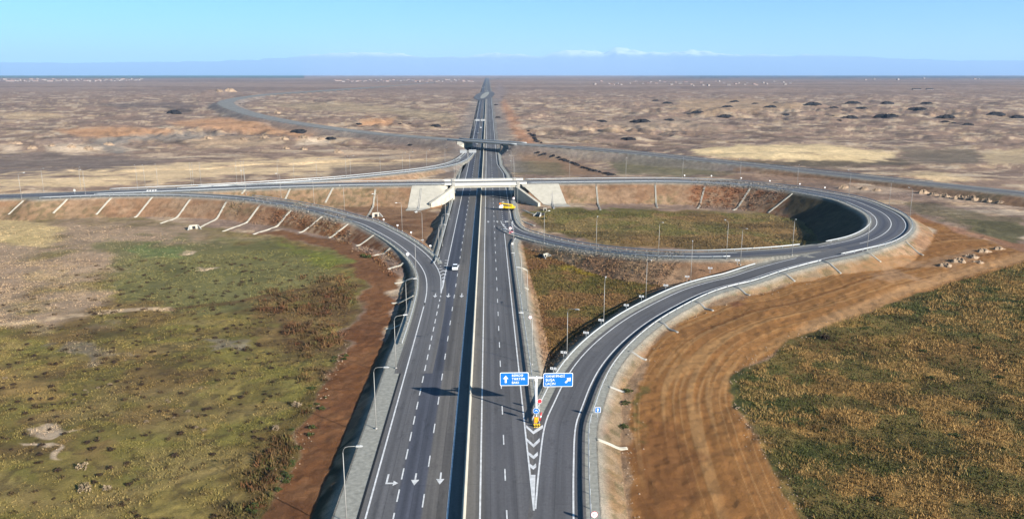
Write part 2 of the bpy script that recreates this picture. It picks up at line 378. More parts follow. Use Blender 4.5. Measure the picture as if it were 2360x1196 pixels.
# ------------------------------------------------------------------ mesh helpers
def mesh_np(name, V, Fq, mat, cols=None, uv=None, smoothf=False, alpha=None):
    V = np.asarray(V, np.float32).reshape(-1, 3); Fq = np.asarray(Fq, np.int32); k = Fq.shape[1]
    me = bpy.data.meshes.new(name)
    me.vertices.add(len(V)); me.vertices.foreach_set('co', V.ravel())
    me.loops.add(Fq.size); me.loops.foreach_set('vertex_index', Fq.ravel())
    me.polygons.add(len(Fq)); me.polygons.foreach_set('loop_start', np.arange(0, Fq.size, k, dtype=np.int32))
    try: me.polygons.foreach_set('loop_total', np.full(len(Fq), k, np.int32))
    except Exception: pass
    if uv is not None:
        l = me.uv_layers.new(name='UVMap'); l.data.foreach_set('uv', np.asarray(uv, np.float32)[Fq.ravel()].ravel())
    if cols is not None:
        a = me.color_attributes.new('Col', 'FLOAT_COLOR', 'POINT'); c = np.ones((len(V), 4), np.float32); c[:, :3] = cols
        if alpha is not None: c[:, 3] = alpha
        a.data.foreach_set('color', c.ravel())
    if smoothf: me.polygons.foreach_set('use_smooth', np.ones(len(Fq), bool))
    me.update(calc_edges=True); me.validate()
    me.materials.append(mat); return me
class MB:
    def __init__(s): s.v = []; s.f = []
    def add(s, vs, fs):
        o = len(s.v); s.v += [tuple(map(float, q)) for q in vs]; s.f += [[i + o for i in f] for f in fs]; return s
    def box(s, cx, cy, cz, sx, sy, sz, rz=0.0, rx=0.0):
        M4 = Matrix.Translation((cx, cy, cz)) @ Matrix.Rotation(rz, 4, 'Z') @ Matrix.Rotation(rx, 4, 'X')
        vs = [M4 @ Vector((a * sx / 2, b * sy / 2, c * sz / 2)) for a in (-1, 1) for b in (-1, 1) for c in (-1, 1)]
        return s.add(vs, [(0, 1, 3, 2), (4, 6, 7, 5), (0, 4, 5, 1), (2, 3, 7, 6), (0, 2, 6, 4), (1, 5, 7, 3)])
    def tube(s, pts, r, n=6, cap=True):
        pts = [Vector(p) for p in pts]; rs = r if isinstance(r, (list, tuple)) else [r] * len(pts); o = len(s.v)
        for i, p in enumerate(pts):
            t = (pts[min(i + 1, len(pts) - 1)] - pts[max(i - 1, 0)]).normalized()
            a = t.orthogonal().normalized() if abs(t.z) < .95 else Vector((1, 0, 0)); a = (a - t * a.dot(t)).normalized(); b = t.cross(a)
            for k in range(n):
                w = 2 * math.pi * k / n; s.v.append(tuple(p + (a * math.cos(w) + b * math.sin(w)) * rs[i]))
        for i in range(len(pts) - 1):
            for k in range(n):
                k2 = (k + 1) % n; s.f.append([o + i * n + k, o + i * n + k2, o + (i + 1) * n + k2, o + (i + 1) * n + k])
        if cap:
            s.f.append([o + k for k in range(n)][::-1]); s.f.append([o + (len(pts) - 1) * n + k for k in range(n)])
        return s
    def prism(s, poly, axis, a, b):
        n = len(poly)
        def mk(p, t): return {'x': (t, p[0], p[1]), 'y': (p[0], t, p[1]), 'z': (p[0], p[1], t)}[axis]
        o = len(s.v); s.v += [mk(p, a) for p in poly] + [mk(p, b) for p in poly]
        s.f.append([o + i for i in range(n)][::-1]); s.f.append([o + n + i for i in range(n)])
        for i in range(n): s.f.append([o + i, o + (i + 1) % n, o + n + (i + 1) % n, o + n + i])
        return s
    def mesh(s, name, mat, smoothf=False, bevel=0):
        me = bpy.data.meshes.new(name); me.from_pydata(s.v, [], s.f); me.update()
        bm = bmesh.new(); bm.from_mesh(me)
        if bevel: bmesh.ops.bevel(bm, geom=bm.edges[:], offset=bevel, segments=1, affect='EDGES')
        bmesh.ops.recalc_face_normals(bm, faces=bm.faces[:]); bm.to_mesh(me); bm.free()
        if smoothf:
            for p in me.polygons: p.use_smooth = True
        me.materials.append(mat); return me
def link(name, data, parent=None, loc=None, rz=None):
    o = bpy.data.objects.new(name, data); COL.objects.link(o)
    if parent: o.parent = parent
    if loc is not None: o.location = tuple(map(float, loc))
    if rz is not None: o.rotation_euler = (0, 0, rz)
    return o
def tag(o, label, cat, group=None):
    o['label'] = label; o['category'] = cat
    if group: o['group'] = group
    return o
def thing(name, label, cat, loc=(0, 0, 0), rz=0.0, group=None): return tag(link(name, None, None, loc, rz), label, cat, group)
def struct(name, me, parent=None): o = link(name, me, parent); o['kind'] = 'structure'; return o
def copytree(o, parent=None):
    c = o.copy(); COL.objects.link(c); c.parent = parent
    for ch in list(o.children): copytree(ch, c)
    return c
def ribbon(name, p, offs, mat, dz=0.0, tones=None, base_col=(1, 1, 1)):
    m = len(p); k = len(offs); rows = []; uvs = []; s = arclen(p)
    for o in offs:
        o = np.broadcast_to(np.asarray(o, float), (m,)); rows.append(off(p, o, dz)); uvs.append(np.stack([o, s], 1))
    V = np.stack(rows, 1).reshape(-1, 3); U = np.stack(uvs, 1).reshape(-1, 2)
    i = np.arange(m - 1)[:, None] * k + np.arange(k - 1)[None]; i = i.ravel()
    Fq = np.stack([i, i + k, i + k + 1, i + 1], 1)[:, ::-1]
    c = None
    if tones is not None: c = np.tile(np.asarray(tones, float), (m, 1))
    return mesh_np(name, V, Fq, mat, c, U)
def sweep(name, p, prof, mat, closed=True, smoothf=False):   # prof: (offset right, height)
    return ribbon_prof(name, p, prof, mat)
def ribbon_prof(name, p, prof, mat):
    m = len(p); k = len(prof)
    V = np.stack([off(p, a, b) for a, b in prof], 1).reshape(-1, 3)
    i = np.arange(m - 1)[:, None] * k; j = np.arange(k)[None]; j2 = (j + 1) % k
    Fq = np.stack([(i + j).ravel(), (i + k + j).ravel(), (i + k + j2).ravel(), (i + j2).ravel()], 1)
    caps = None
    me = mesh_np(name, V, Fq, mat)
    bm = bmesh.new(); bm.from_mesh(me); bm.verts.ensure_lookup_table()
    try:
        bm.faces.new([bm.verts[q] for q in range(k)]); bm.faces.new([bm.verts[(m - 1) * k + q] for q in range(k)][::-1])
    except Exception: pass
    bmesh.ops.recalc_face_normals(bm, faces=bm.faces[:]); bm.to_mesh(me); bm.free(); return me
# ------------------------------------------------------------------ ground colours
PXB, PYB = project(GX, GY, np.maximum(GB, -6)); front = (GY > 40) & (np.abs(PXB) < 9000)
PXB = np.where(front, PXB, -99999.); PYB = np.where(front, PYB, 99999.)
nL = fbm(GX / 26, GY / 26, 31, 4); nM = fbm(GX / 7, GY / 7, 47, 4); nS = fbm(GX / 1.6, GY / 1.6, 59, 3); nD = fbm(GX / 16, GY / 9, 71, 5)
sN = fbm(GX / 90, GY / 42, 83, 6, .6); sM = fbm(GX / 30, GY / 17, 97, 5, .62); sF = fbm(GX / 700, GY / 160, 113, 4)
WX = (fbm(GX / 9, GY / 9, 131, 3) - .5); WY = (fbm(GX / 9 + 50, GY / 9, 137, 3) - .5)
C = np.zeros((len(GX), 3))
def mixc(k, c):
    global C
    k = np.clip(k, 0, 1)[:, None]; C = C * (1 - k) + np.asarray(c, float) * k
def zone(poly, soft=8, warp=1.0, sy=2.4):
    p = [(a, b * sy) for a, b in poly]
    xs = [a for a, b in p]; ys = [b for a, b in p]
    mg = soft * 2 + 60
    x = PXB; y = PYB * sy
    sel = np.where((x > min(xs) - mg) & (x < max(xs) + mg) & (y > min(ys) - mg) & (y < max(ys) + mg))[0]
    k = np.zeros(len(GX))
    if len(sel) == 0: return k
    near = np.clip((PYB[sel] - Y0) / 400, .12, 2.0)
    xx = x[sel] + WX[sel] * 90 * warp * near; yy = y[sel] + WY[sel] * 90 * warp * near
    d = pdist(xx, yy, p); d = np.where(inpoly(xx, yy, p), d, -d)
    k[sel] = sstep(-soft, soft, d); return k
def stroke(poly, w, soft=4, sy=2.4, warp=.3):
    p = [(a, b * sy) for a, b in poly]; k = np.zeros(len(GX)); xs = [a for a, b in p]; ys = [b for a, b in p]; mg = w + soft + 40
    x = PXB; y = PYB * sy
    sel = np.where((x > min(xs) - mg) & (x < max(xs) + mg) & (y > min(ys) - mg) & (y < max(ys) + mg))[0]
    if len(sel) == 0: return k
    near = np.clip((PYB[sel] - Y0) / 400, .12, 2.0)
    d = pdist(x[sel] + WX[sel] * 60 * warp * near, y[sel] + WY[sel] * 60 * warp * near, p, False); k[sel] = 1 - sstep(w - soft, w + soft, d); return k
PLAIN = (.220, .150, .108); STRAW = (.45, .325, .185); PURP = (.150, .102, .078); ORANGE = (.36, .20, .105); PALE = (.50, .385, .27)
C[:] = PLAIN
mixc(sstep(.42, .62, sN) * .55, PURP); mixc(sstep(.55, .61, sM) * .45 * (1 - sstep(1100, 1700, GY)), STRAW); mixc(sstep(.60, .68, sN) * .5, (.27, .20, .155))
mixc(sstep(.64, .67, sM) * .65 * (1 - sstep(1500, 2500, GY)), (.42, .33, .24))
mixc(sstep(.45, .62, sF) * .5 * sstep(1200, 2200, GY), (.25, .185, .15)); mixc(sstep(.48, .62, 1 - sF) * .4 * sstep(1200, 2200, GY), (.13, .10, .09))
mixc(sstep(.61, .64, fbm(GX / 14, GY / 9, 141, 4, .6)) * .6 * (GY > 420) * (1 - sstep(1200, 1900, GY)), (.44, .33, .22)); mixc(sstep(.58, .66, fbm(GX / 22, GY / 12, 151, 5, .6)) * .6 * (GY > 420) * (1 - sstep(1200, 1900, GY)), (.10, .07, .055))
# far fields and woods along the horizon
farw = sstep(5200, 7500, GY)
GU = gully(GX, GY); mixc(GU * .8, (.085, .058, .045))
BK = broken(GX, GY)
mixc(BK * sstep(.5, .62, nM) * .55, (.40, .27, .16)); mixc(BK * sstep(.52, .62, 1 - nD) * .5, (.085, .058, .048))
mixc(farw * (PXB < 700), (.05, .085, .06)); mixc(farw * sstep(1500, 1650, PXB) * (fbm(GX / 900, GY / 500, 7, 3) > .38), (.05, .06, .07))
mixc(sstep(4000, 5000, GY) * sstep(1400, 1500, PXB) * (sF > .5) * .6, (.07, .075, .08))
# band behind the overpass, left: straw stubble
mixc(zone([(-300,420),(0,402),(250,388),(480,374),(700,362),(900,372),(1060,362),(1060,376),(900,392),(700,398),(480,412),(250,428),(0,438),(-300,450)], 14) * sstep(.30, .5, sM * .6 + nL * .4), (.54, .39, .225))
mixc(zone([(760,386),(1070,366),(1060,410),(900,406),(760,412)], 12) * .8, (.145, .108, .085))
mixc(zone([(-200,350),(150,352),(400,372),(260,388),(0,402),(-200,412)], 12) * .8, (.15, .115, .095))
for poly, c, k in [
    ([(120,300),(260,291),(400,300),(400,316),(200,318)], ORANGE, .9), ([(380,282),(520,272),(640,282),(760,300),(700,318),(560,302),(420,292)], ORANGE, .85),
    ([(90,335),(240,332),(330,346),(120,352)], PALE, .8), ([(0,332),(60,338),(40,350),(0,350)], PALE, .7), ([(430,318),(640,318),(620,336),(450,342)], (.33,.235,.15), .8),
    ([(690,322),(770,314),(760,332),(680,334)], PALE, .9), ([(770,350),(960,344),(1040,352),(960,360),(780,358)], (.36,.26,.17), .7),
    ([(830,275),(910,272),(905,288),(830,290)], ORANGE, .95), ([(600,240),(800,236),(1050,262),(1050,286),(900,262),(700,254)], (.30,.23,.14), .6),
    ([(0,262),(110,258),(160,272),(20,276)], STRAW, .5), ([(230,240),(400,236),(460,246),(280,252)], (.11,.085,.075), .8), ([(380,246),(446,250),(440,264),(400,262)], (.075,.06,.055), .8),
    ([(210,318),(420,306),(540,308),(430,322),(300,328),(270,336),(300,354),(270,358),(220,336)], (.20,.17,.14), .9),
    # right of the highway, far
    ([(1150,238),(1162,230),(1185,262),(1205,300),(1240,330),(1215,338),(1190,318),(1168,280)], (.30,.16,.09), .9), ([(1170,212),(1150,240),(1140,262),(1132,240),(1140,205),(1150,190)], (.20,.16,.145), .7),
    ([(1640,372),(2080,368),(2110,380),(1900,386),(1700,380)], (.10, .078, .05), .85), ([(1600,345),(1700,336),(1900,334),(2060,352),(2070,364),(1980,372),(1700,366),(1600,356)], (.52, .39, .215), 1.2),
    ([(2260,352),(2400,336),(2400,380),(2280,380)], (.38,.29,.17), .7), ([(2070,340),(2250,345),(2260,380),(2100,372)], (.13,.105,.075), .8), ([(2080,400),(2150,396),(2235,410),(2230,420),(2120,414)], (.42,.31,.18), .85),
    ([(1560,232),(1720,228),(1860,240),(1840,250),(1640,262),(1560,252)], (.30,.205,.125), .8), ([(1180,286),(1310,292),(1340,298),(1200,296)], PALE, .55), ([(1380,282),(1560,272),(1700,300),(1500,300)], (.27,.20,.14), .6),
    ([(1240,350),(1420,352),(1550,366),(1480,374),(1300,366)], (.34,.26,.16), .7), ([(1180,360),(1250,352),(1400,400),(1290,404)], (.215,.13,.075), .85), ([(1180,372),(1290,376),(1310,404),(1180,404)], (.13,.11,.06), .7),
    ([(1410,376),(1560,368),(1700,400),(1540,408),(1420,402)], (.115,.105,.055), .8), ([(1640,398),(1840,402),(1980,424),(2080,430),(2360,452),(2360,466),(2100,444),(1850,424),(1700,410)], (.22,.135,.085), .7),
    ([(1930,430),(2030,428),(2110,434),(2090,446),(1950,444)], (.36,.27,.19), .6), ([(2120,440),(2200,440),(2360,470),(2360,484),(2240,472),(2150,456)], (.36,.26,.18), .75),
    ([(2080,462),(2360,500),(2360,560),(2240,530),(2110,490)], (.105,.085,.045), .75), ([(2200,500),(2360,520),(2360,572),(2280,556)], (.075,.07,.03), .7)]:
    mixc(zone(poly, 10, .8) * k * sstep(.12, .42, nD * .5 + sM * .5), c)
nf = GY < 420   # the near fields
# left field
LF = zone([(-2600,495),(0,494),(320,502),(600,540),(790,575),(850,620),(830,700),(780,800),(720,940),(640,1130),(600,1300),(560,1700),(-3500,1700)], 10, .5)
mixc(LF, (.170, .130, .040)); mixc(LF * sstep(.44, .58, nL) * .7, (.145, .088, .036)); mixc(LF * sstep(.44, .60, nM) * .5, (.115, .112, .026)); mixc(LF * sstep(.50, .64, nD) * .6, (.19, .135, .055)); mixc(LF * sstep(.56, .66, 1 - nD) * .5, (.075, .050, .022)); mixc(LF * sstep(.60, .70, nS) * .5, (.06, .04, .02))
mixc(zone([(-1500,500),(100,500),(420,510),(560,560),(340,580),(250,660),(240,720),(120,735),(-1500,800)], 70, 2.2) * .85 * sstep(.22, .45, nL + .04), (.285, .20, .135))
mixc(zone([(-300,505),(120,512),(150,530),(100,560),(-20,566),(-300,560)], 20, 1.3) * .8, (.42, .31, .145)); mixc(zone([(40,620),(170,628),(180,650),(60,650)], 18, 1.5) * .5, (.30, .22, .11))
mixc(zone([(230,570),(330,548),(480,552),(620,560),(790,580),(780,650),(640,690),(420,712),(300,708),(260,640)], 26, 1.3) * .85 * sstep(.2, .5, nL + .1), (.125, .118, .045))
mixc(zone([(300,570),(420,566),(430,590),(320,592)], 16, 1.2) * .7, (.115, .15, .05)); mixc(zone([(640,560),(780,585),(800,610),(700,600)], 14, 1.2) * .8, (.13, .135, .025))
mixc(zone([(540,694),(640,672),(740,640),(810,640),(820,700),(790,790),(700,800),(640,790),(620,730),(700,690)], 24, 1.5) * .6 * sstep(.36, .56, nM + .04), (.080, .040, .022))
mixc(zone([(-100,830),(60,830),(120,880),(100,920),(-100,890)], 24, 1.4) * .6, (.24, .155, .055)); mixc(zone([(150,800),(250,780),(280,800),(180,830)], 16, 1.6) * .5, (.20, .16, .13)); mixc(zone([(460,790),(530,790),(520,815),(470,815)], 12, 1.6) * .5, (.22, .18, .15))
mixc(stroke([(-400,790),(0,747),(150,729),(300,716),(398,711)], 9, 4) * (.25 + .75 * sstep(.3, .5, nS)), (.36, .26, .16)); mixc(stroke([(398,711),(560,692),(700,666)], 8, 6) * .7, (.085, .045, .02))
for pl in ([(85,995),(130,992),(190,1004),(120,1012)], [(45,1026),(110,1028),(115,1040),(50,1036)], [(435,576),(475,576),(470,583),(435,583)], [(450,614),(490,612),(490,620),(455,622)], [(620,532),(650,534),(640,542)]): mixc(zone(pl, 6, 1.0), (.40, .30, .20))
mixc(zone([(470,1196),(600,1000),(680,900),(790,780),(850,700),(830,770),(760,930),(680,1060),(610,1200)], 18, 1.2) * .7 * sstep(.3, .5, nM), (.085, .055, .020))
# red-brown track under the left embankment
TL = zone([(610,1230),(652,1110),(700,1000),(742,900),(790,800),(832,720),(846,650),(800,588),(742,562),(640,546),(560,534),(640,536),(740,548),(800,558),(862,588),(898,620),(908,660),(895,730),(872,850),(800,1060),(735,1240)], 7, .5)
mixc(TL, (.135, .058, .023)); mixc(TL * sstep(.48, .62, nM) * .5, (.175, .085, .038)); mixc(TL * sstep(.55, .66, nS) * .4, (.17, .085, .04)); mixc(TL * sstep(.52, .62, 1 - nD) * .5, (.09, .038, .017)); mixc(TL * sstep(500, 640, 1200 - PYB) * .6, (.15, .075, .035))
# between the slip road and the overpass road
mixc(zone([(560,452),(700,440),(980,436),(1000,500),(1000,590),(960,566),(880,510),(760,476)], 8, .6) * .9, (.165, .092, .048)); mixc(zone([(860,505),(990,500),(1000,585),(940,560)], 12, 1.3) * .6 * sstep(.4, .55, nM), (.10, .045, .02))
# inside the right loop and the triangle in front of it
LI = zone([(1205,490),(1280,480),(1500,484),(1700,488),(1800,492),(1900,520),(1900,560),(1850,574),(1600,580),(1400,566),(1260,536)], 8, .5)
mixc(LI, (.165, .118, .048)); mixc(LI * sstep(.46, .6, nM) * .7, (.105, .098, .028)); mixc(LI * sstep(.50, .60, nL) * .7, (.175, .10, .042)); mixc(LI * sstep(.54, .64, nD) * .6, (.07, .05, .022)); mixc(zone([(1210,480),(1500,482),(1600,492),(1500,500),(1270,500)], 8, 1.2) * .6, (.085, .085, .022))
TR = zone([(1195,555),(1300,575),(1500,606),(1680,600),(1560,650),(1440,710),(1340,800),(1270,880),(1235,860)], 8, .4)
mixc(TR, (.165, .092, .036)); mixc(TR * sstep(.44, .54, nM) * .75, (.085, .075, .020)); mixc(TR * sstep(.5, .62, nL) * .5, (.115, .050, .022))
mixc(zone([(1300,600),(1420,596),(1560,620),(1540,660),(1420,690),(1330,660)], 16, 1.2) * .75 * sstep(.3, .5, nL + .08), (.068, .062, .014)); mixc(zone([(1310,604),(1385,606),(1380,632),(1320,636)], 12, 1.3) * .8, (.19, .135, .012)); mixc(zone([(1236,770),(1290,760),(1310,820),(1260,860),(1240,850)], 12, 1.2) * .6, (.17, .082, .03))
# lower right field
RF = zone([(1880,1260),(1790,1090),(1735,1000),(1692,900),(1700,860),(1790,802),(1900,752),(2000,716),(2100,682),(2200,642),(2380,590),(4500,560),(5500,1700),(2050,1700)], 8, .5)
mixc(RF, (.125, .090, .030)); mixc(RF * sstep(.43, .54, fbm(GX / 6, GY / 6, 221, 4)) * .8, (.24, .140, .045)); mixc(RF * sstep(.50, .62, nD) * .7, (.050, .050, .015)); mixc(RF * sstep(.58, .68, nM) * .6, (.045, .032, .012))
mixc(zone([(1700,850),(1790,830),(1830,860),(1860,960),(1960,1060),(2080,1196),(1900,1230),(1800,1080),(1720,960)], 26, 1.4) * .6 * sstep(.38, .52, nD), (.040, .052, .015)); mixc(zone([(2060,720),(2360,630),(2360,760),(2150,790)], 26, 1.3) * .6 * sstep(.3, .5, nM), (.060, .066, .022)); mixc(zone([(1800,810),(2100,760),(2360,800),(2360,870),(2100,830)], 26, 1.3) * .5, (.16, .085, .03))
mixc(zone([(1370,1320),(1370,1100),(1385,950),(1450,800),(1560,705),(1700,655),(1850,620),(2000,575),(2090,520),(2170,560),(2100,640),(1900,700),(1600,800),(1500,950),(1480,1320)], 8, .4) * .95, (.25, .158, .090))
# bulldozed orange ground on the right, with wheel ruts
DL = [(1452,1300),(1448,1196),(1447,1100),(1446,1010),(1450,930),(1470,860),(1512,790),(1572,742),(1650,706),(1726,686),(1830,655),(1936,631),(2060,604),(2140,575),(2150,530),(2085,505),(2110,495),(2240,548),(2400,590)]
DR = [(2400,596),(2300,622),(2200,650),(2100,682),(2000,716),(1900,752),(1790,802),(1706,852),(1688,880),(1700,930),(1735,1000),(1790,1090),(1870,1220),(1930,1320)]
DZ = zone(DL + DR, 7, .35)
DCp = smooth([hitbase(a, b) for a, b in [(1660,1320),(1630,1196),(1600,1080),(1578,980),(1572,900),(1600,830),(1670,772),(1760,738),(1860,710),(1980,672),(2100,640),(2200,615),(2330,585)]], 3.0)
sel = np.where(DZ > .01)[0]; dmin = np.full(len(sel), 1e9); acr = np.zeros(len(sel)); alo = np.zeros(len(sel)); sD = arclen(DCp)
for i in range(len(DCp) - 1):
    ax, ay = DCp[i][:2]; bx, by = DCp[i + 1][:2]; ex, ey = bx - ax, by - ay; L2 = ex * ex + ey * ey
    x = GX[sel]; y = GY[sel]; t = np.clip(((x - ax) * ex + (y - ay) * ey) / L2, 0, 1); dx = x - ax - t * ex; dy = y - ay - t * ey; d = np.hypot(dx, dy); b_ = d < dmin
    dmin = np.where(b_, d, dmin); acr = np.where(b_, np.sign(dx * ey - dy * ex) * d, acr); alo = np.where(b_, sD[i] + t * math.sqrt(L2), alo)
ac_ = acr + (fbm(GX[sel] / 60, GY[sel] / 60, 205, 2) - .5) * 4; rut = .55 * vnoise(ac_ / .85, alo / 85 + ac_ * .02, 201) + .45 * vnoise(ac_ / .42, alo / 55, 203); rutw = .6 * vnoise(ac_ / 5.0, alo / 120, 211) + .4 * vnoise(ac_ / 2.0, alo / 80, 213)
gr = np.maximum(1 - sstep(.02, .10, np.abs(vnoise(ac_ / 1.3, alo / 150, 231) - .5)), .8 * (1 - sstep(.02, .09, np.abs(vnoise(ac_ / .9 + 7, alo / 110, 233) - .45)))) * sstep(.35, .5, vnoise(ac_ / 6, alo / 60, 235))
gl = (1 - sstep(.02, .10, np.abs(vnoise(ac_ / 1.2 + 3, alo / 130, 237) - .55))) * sstep(.3, .5, vnoise(ac_ / 7, alo / 70, 239))
GRV = np.zeros(len(GX)); GRV[sel] = gr; GLV = np.zeros(len(GX)); GLV[sel] = gl
RUT = np.zeros(len(GX)); RUT[sel] = rut; RUTW = np.zeros(len(GX)); RUTW[sel] = rutw
mixc(DZ, (.225, .104, .034)); mixc(DZ * sstep(.44, .70, RUTW) * .08, (.17, .075, .025)); mixc(DZ * sstep(.45, .65, nL) * .3, (.235, .118, .042)); mixc(DZ * sstep(.45, .62, 1 - nD) * .14, (.18, .08, .028)); mixc(DZ * sstep(.50, .75, RUT) * .20, (.30, .165, .065)); mixc(DZ * sstep(.55, .8, 1 - RUT) * .2, (.14, .06, .02)); mixc(DZ * GRV * .62, (.095, .040, .014)); mixc(DZ * GLV * .5, (.34, .20, .085)); mixc(zone([(1440,1300),(1440,1000),(1500,940),(1560,1000),(1620,1300)], 20, 1.4) * .45, (.13, .052, .020))
mixc(DZ * stroke([(1860,760),(1980,708),(2100,664),(2230,624),(2420,578)], 22, 14) * .7, (.36, .21, .10))
mixc(zone([(1690,692),(1730,686),(1760,700),(1720,712),(1690,708)], 8, 1.0) * .7, (.14, .055, .03)); mixc(zone([(2060,600),(2150,588),(2290,560),(2250,600),(2100,640),(2000,650)], 14, 1.4) * .5 * sstep(.4, .55, nM), (.30, .19, .11))
mixc(zone([(2085,505),(2120,500),(2240,548),(2400,590),(2400,572),(2230,528)], 8, .5) * .8, (.24, .115, .062))
GZ += DZ * ((RUT - .5) * .05 - GRV * .05 + GLV * .03) * (GM > 1)
mixc(zone([(1440,1010),(1440,900),(1462,850),(1478,840),(1470,930),(1462,1020)], 8, 1.2) * .7 * sstep(.4, .5, nM), (.060, .062, .018))
# embankment slopes and verges
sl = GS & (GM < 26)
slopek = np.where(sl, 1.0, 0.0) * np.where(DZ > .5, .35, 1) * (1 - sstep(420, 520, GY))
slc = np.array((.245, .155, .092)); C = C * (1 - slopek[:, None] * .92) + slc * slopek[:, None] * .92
mixc(slopek * sstep(.44, .58, nM) * .6, (.20, .105, .055)); mixc(slopek * sstep(.50, .64, nL) * .5, (.26, .175, .10)); mixc(slopek * sstep(.55, .68, nS) * .5, (.12, .07, .04)); mixc(slopek * sstep(.5, .6, nL) * sstep(.45, .6, nS) * .4, (.10, .095, .045))
mixc(slopek * zone([(1580,432),(1720,440),(1900,470),(1860,530),(1700,490),(1600,486)], 12, 1.0) * sstep(.40, .55, nS * .6 + nM * .4) * .7, (.19, .075, .032)); mixc(slopek * zone([(560,490),(700,480),(960,560),(960,640),(840,600),(700,540)], 12, 1.0) * sstep(.40, .55, nS * .6 + nM * .4) * .8, (.14, .055, .022))
mixc(slopek * zone([(1790,440),(1900,455),(2020,490),(2030,540),(1950,566),(1860,570),(1820,520)], 16, .8) * .85, (.030, .032, .018))  # dark green weeds, deepened to near-black to paint in this bank's shade
mixc(slopek * zone([(860,640),(960,600),(960,760),(820,1000),(760,1240),(700,1240),(800,1000),(880,760)], 10, 1.0) * .85, (.028, .027, .015))  # shade of the bank left of the highway, painted in as near-black
mixc(slopek * zone([(1380,1300),(1372,1100),(1390,900),(1470,780),(1700,670),(1960,610),(2000,640),(1720,700),(1500,800),(1462,900),(1452,1100),(1460,1300)], 8, .8) * .85, (.225, .162, .100))
SLR = slopek * zone([(1380,1300),(1372,1100),(1390,900),(1470,780),(1700,670),(1960,610),(2100,560),(2150,590),(2000,640),(1720,700),(1500,800),(1462,900),(1452,1100),(1460,1300)], 8, .8)
mixc(SLR * sstep(.50, .60, fbm(GX / 2.2, GY / 2.2, 241, 4)) * .6, (.15, .105, .055)); mixc(SLR * sstep(.54, .62, nM) * .5, (.26, .15, .07)); mixc(SLR * sstep(.58, .66, nS) * .5, (.10, .085, .04))
mixc(sstep(2.2, 0, GM) * (1 - sstep(420, 520, GY)) * .8, (.25, .235, .195)); mixc((GM < 0) * 1.0 * (GY < 600), (.22, .21, .18))
mixc(sstep(20, 4, GM) * (GY > 480) * (GY < 1500) * (GM > 0) * .6, (.19, .165, .145)); mixc((GM <= 0) * (GY >= 560) * 1.0, (.19, .175, .155))
V = np.stack([GX, GY, GZ], 1)
i = np.arange(NR - 1)[:, None] * NT + np.arange(NT - 1)[None]; i = i.ravel()
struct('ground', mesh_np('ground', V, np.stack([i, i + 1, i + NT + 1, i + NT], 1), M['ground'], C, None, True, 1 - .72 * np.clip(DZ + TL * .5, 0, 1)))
# ------------------------------------------------------------------ roads
A1 = np.array((.105, .103, .106)); A2 = np.array((.060, .064, .080)); A3 = np.array((.118, .110, .102)); A4 = np.array((.130, .122, .110))
def hwoffs(l): return [np.where(np.isnan(np.asarray(x, float)), 0, x) for x in l]
offsR = [0.3, 2.1, 2.5, 5.6, 6.2, 9.5, 9.9]; tonR = [A4, A4, A3, A1, A1 * .95, A1 * .92, A3]
hw_cols = [(UL, A3), (-13.2, A1 * .95), (-12.4, A1 * .84), (-11.5, A1 * 1.02), (-10.6, A1 * .84), (-9.8, A1 * .95), (-9.4, A2 * 1.1), (-8.6, A2 * .86), (-7.7, A2 * 1.12), (-6.8, A2 * .84), (-6.0, A2 * 1.1), (-5.6, A3 * .92),
    (-4.9, A3 * .80), (-4.0, A3 * .98), (-3.1, A3 * .82), (-2.5, A3 * .95), (-2.0, A4 * .95), (0, A4), (2.0, A4 * 1.04), (2.5, A3), (3.2, A1 * .88), (4.1, A1 * 1.04), (5.0, A1 * .86), (5.8, A1), (6.4, A1 * .95), (7.0, A1 * .82), (7.8, A1 * 1.0), (8.7, A1 * .82), (9.4, A1 * .95), (10.0, A3), (UR, A3)]
struct('highway', ribbon('highway', HP, [q[0] for q in hw_cols], M['asphalt'], 0.0, [q[1] for q in hw_cols]))
k = HP[:, 1] < 640
struct('highway_verge', ribbon('highway_verge', HP[k], [UR[k] - .3, UR[k] + 2.1], M['verge'], -.03))
kl = HP[:, 1] < 205
kl2 = (HP[:, 1] > 236) & (HP[:, 1] < 640)
struct('highway_verge', ribbon('highway_verge', HP[kl], [UL[kl] - 3.4, UL[kl] + .3], M['verge'], -.03))
struct('highway_verge', ribbon('highway_verge', HP[kl2], [UL[kl2] - 1.4, UL[kl2] + .3], M['verge'], -.03))
k = HP[:, 1] < 250
struct('gutter', ribbon('gutter', HP[(HP[:, 1] < 190)], [-14.62, -14.28], M['black'], .006))
E_as = struct('overpass_road', ribbon('overpass_road', EP, [-6.2, -4.3, -2.4, 0, 2.4, 4.3, 6.2], M['asphalt'], .016, [A3, A1, A2 * 1.08, A1, A2 * 1.08, A1, A3]))
nbr = (np.arange(len(EP)) < iA) ; nbr2 = np.arange(len(EP)) > iB
for kk in (nbr, nbr2):
    ee = np.arange(len(EP)); struct('road_shoulder', ribbon('road_shoulder', EP[kk & (ee < len(EP) - 1)], [-7.7, -6.0], M['verge'], -.03)); struct('road_shoulder', ribbon('road_shoulder', EP[kk & (ee < len(EP) - 6)], [6.0, 7.7], M['verge'], -.03))
struct('slip_road', ribbon('slip_road', RP, [-3.6, -2.4, 0, 2.4, 4.4], M['asphalt'], .012, [A3, A1, A1 * .95, A1, A3 * .95]))
sR = arclen(RP); q_ = P(1890, 590.5, 5.88); sR0 = float(sR[int(np.argmin(np.hypot(RP[:, 0] - q_[0], RP[:, 1] - q_[1])))])
struct('road_shoulder', ribbon('road_shoulder', RP[(RP[:, 1] > 121) & (sR < sR0 - 26)], [-5.8, -3.4], M['verge'], -.03)); struct('road_shoulder', ribbon('road_shoulder', RP, [4.2, 6.3], M['verge'], -.03))
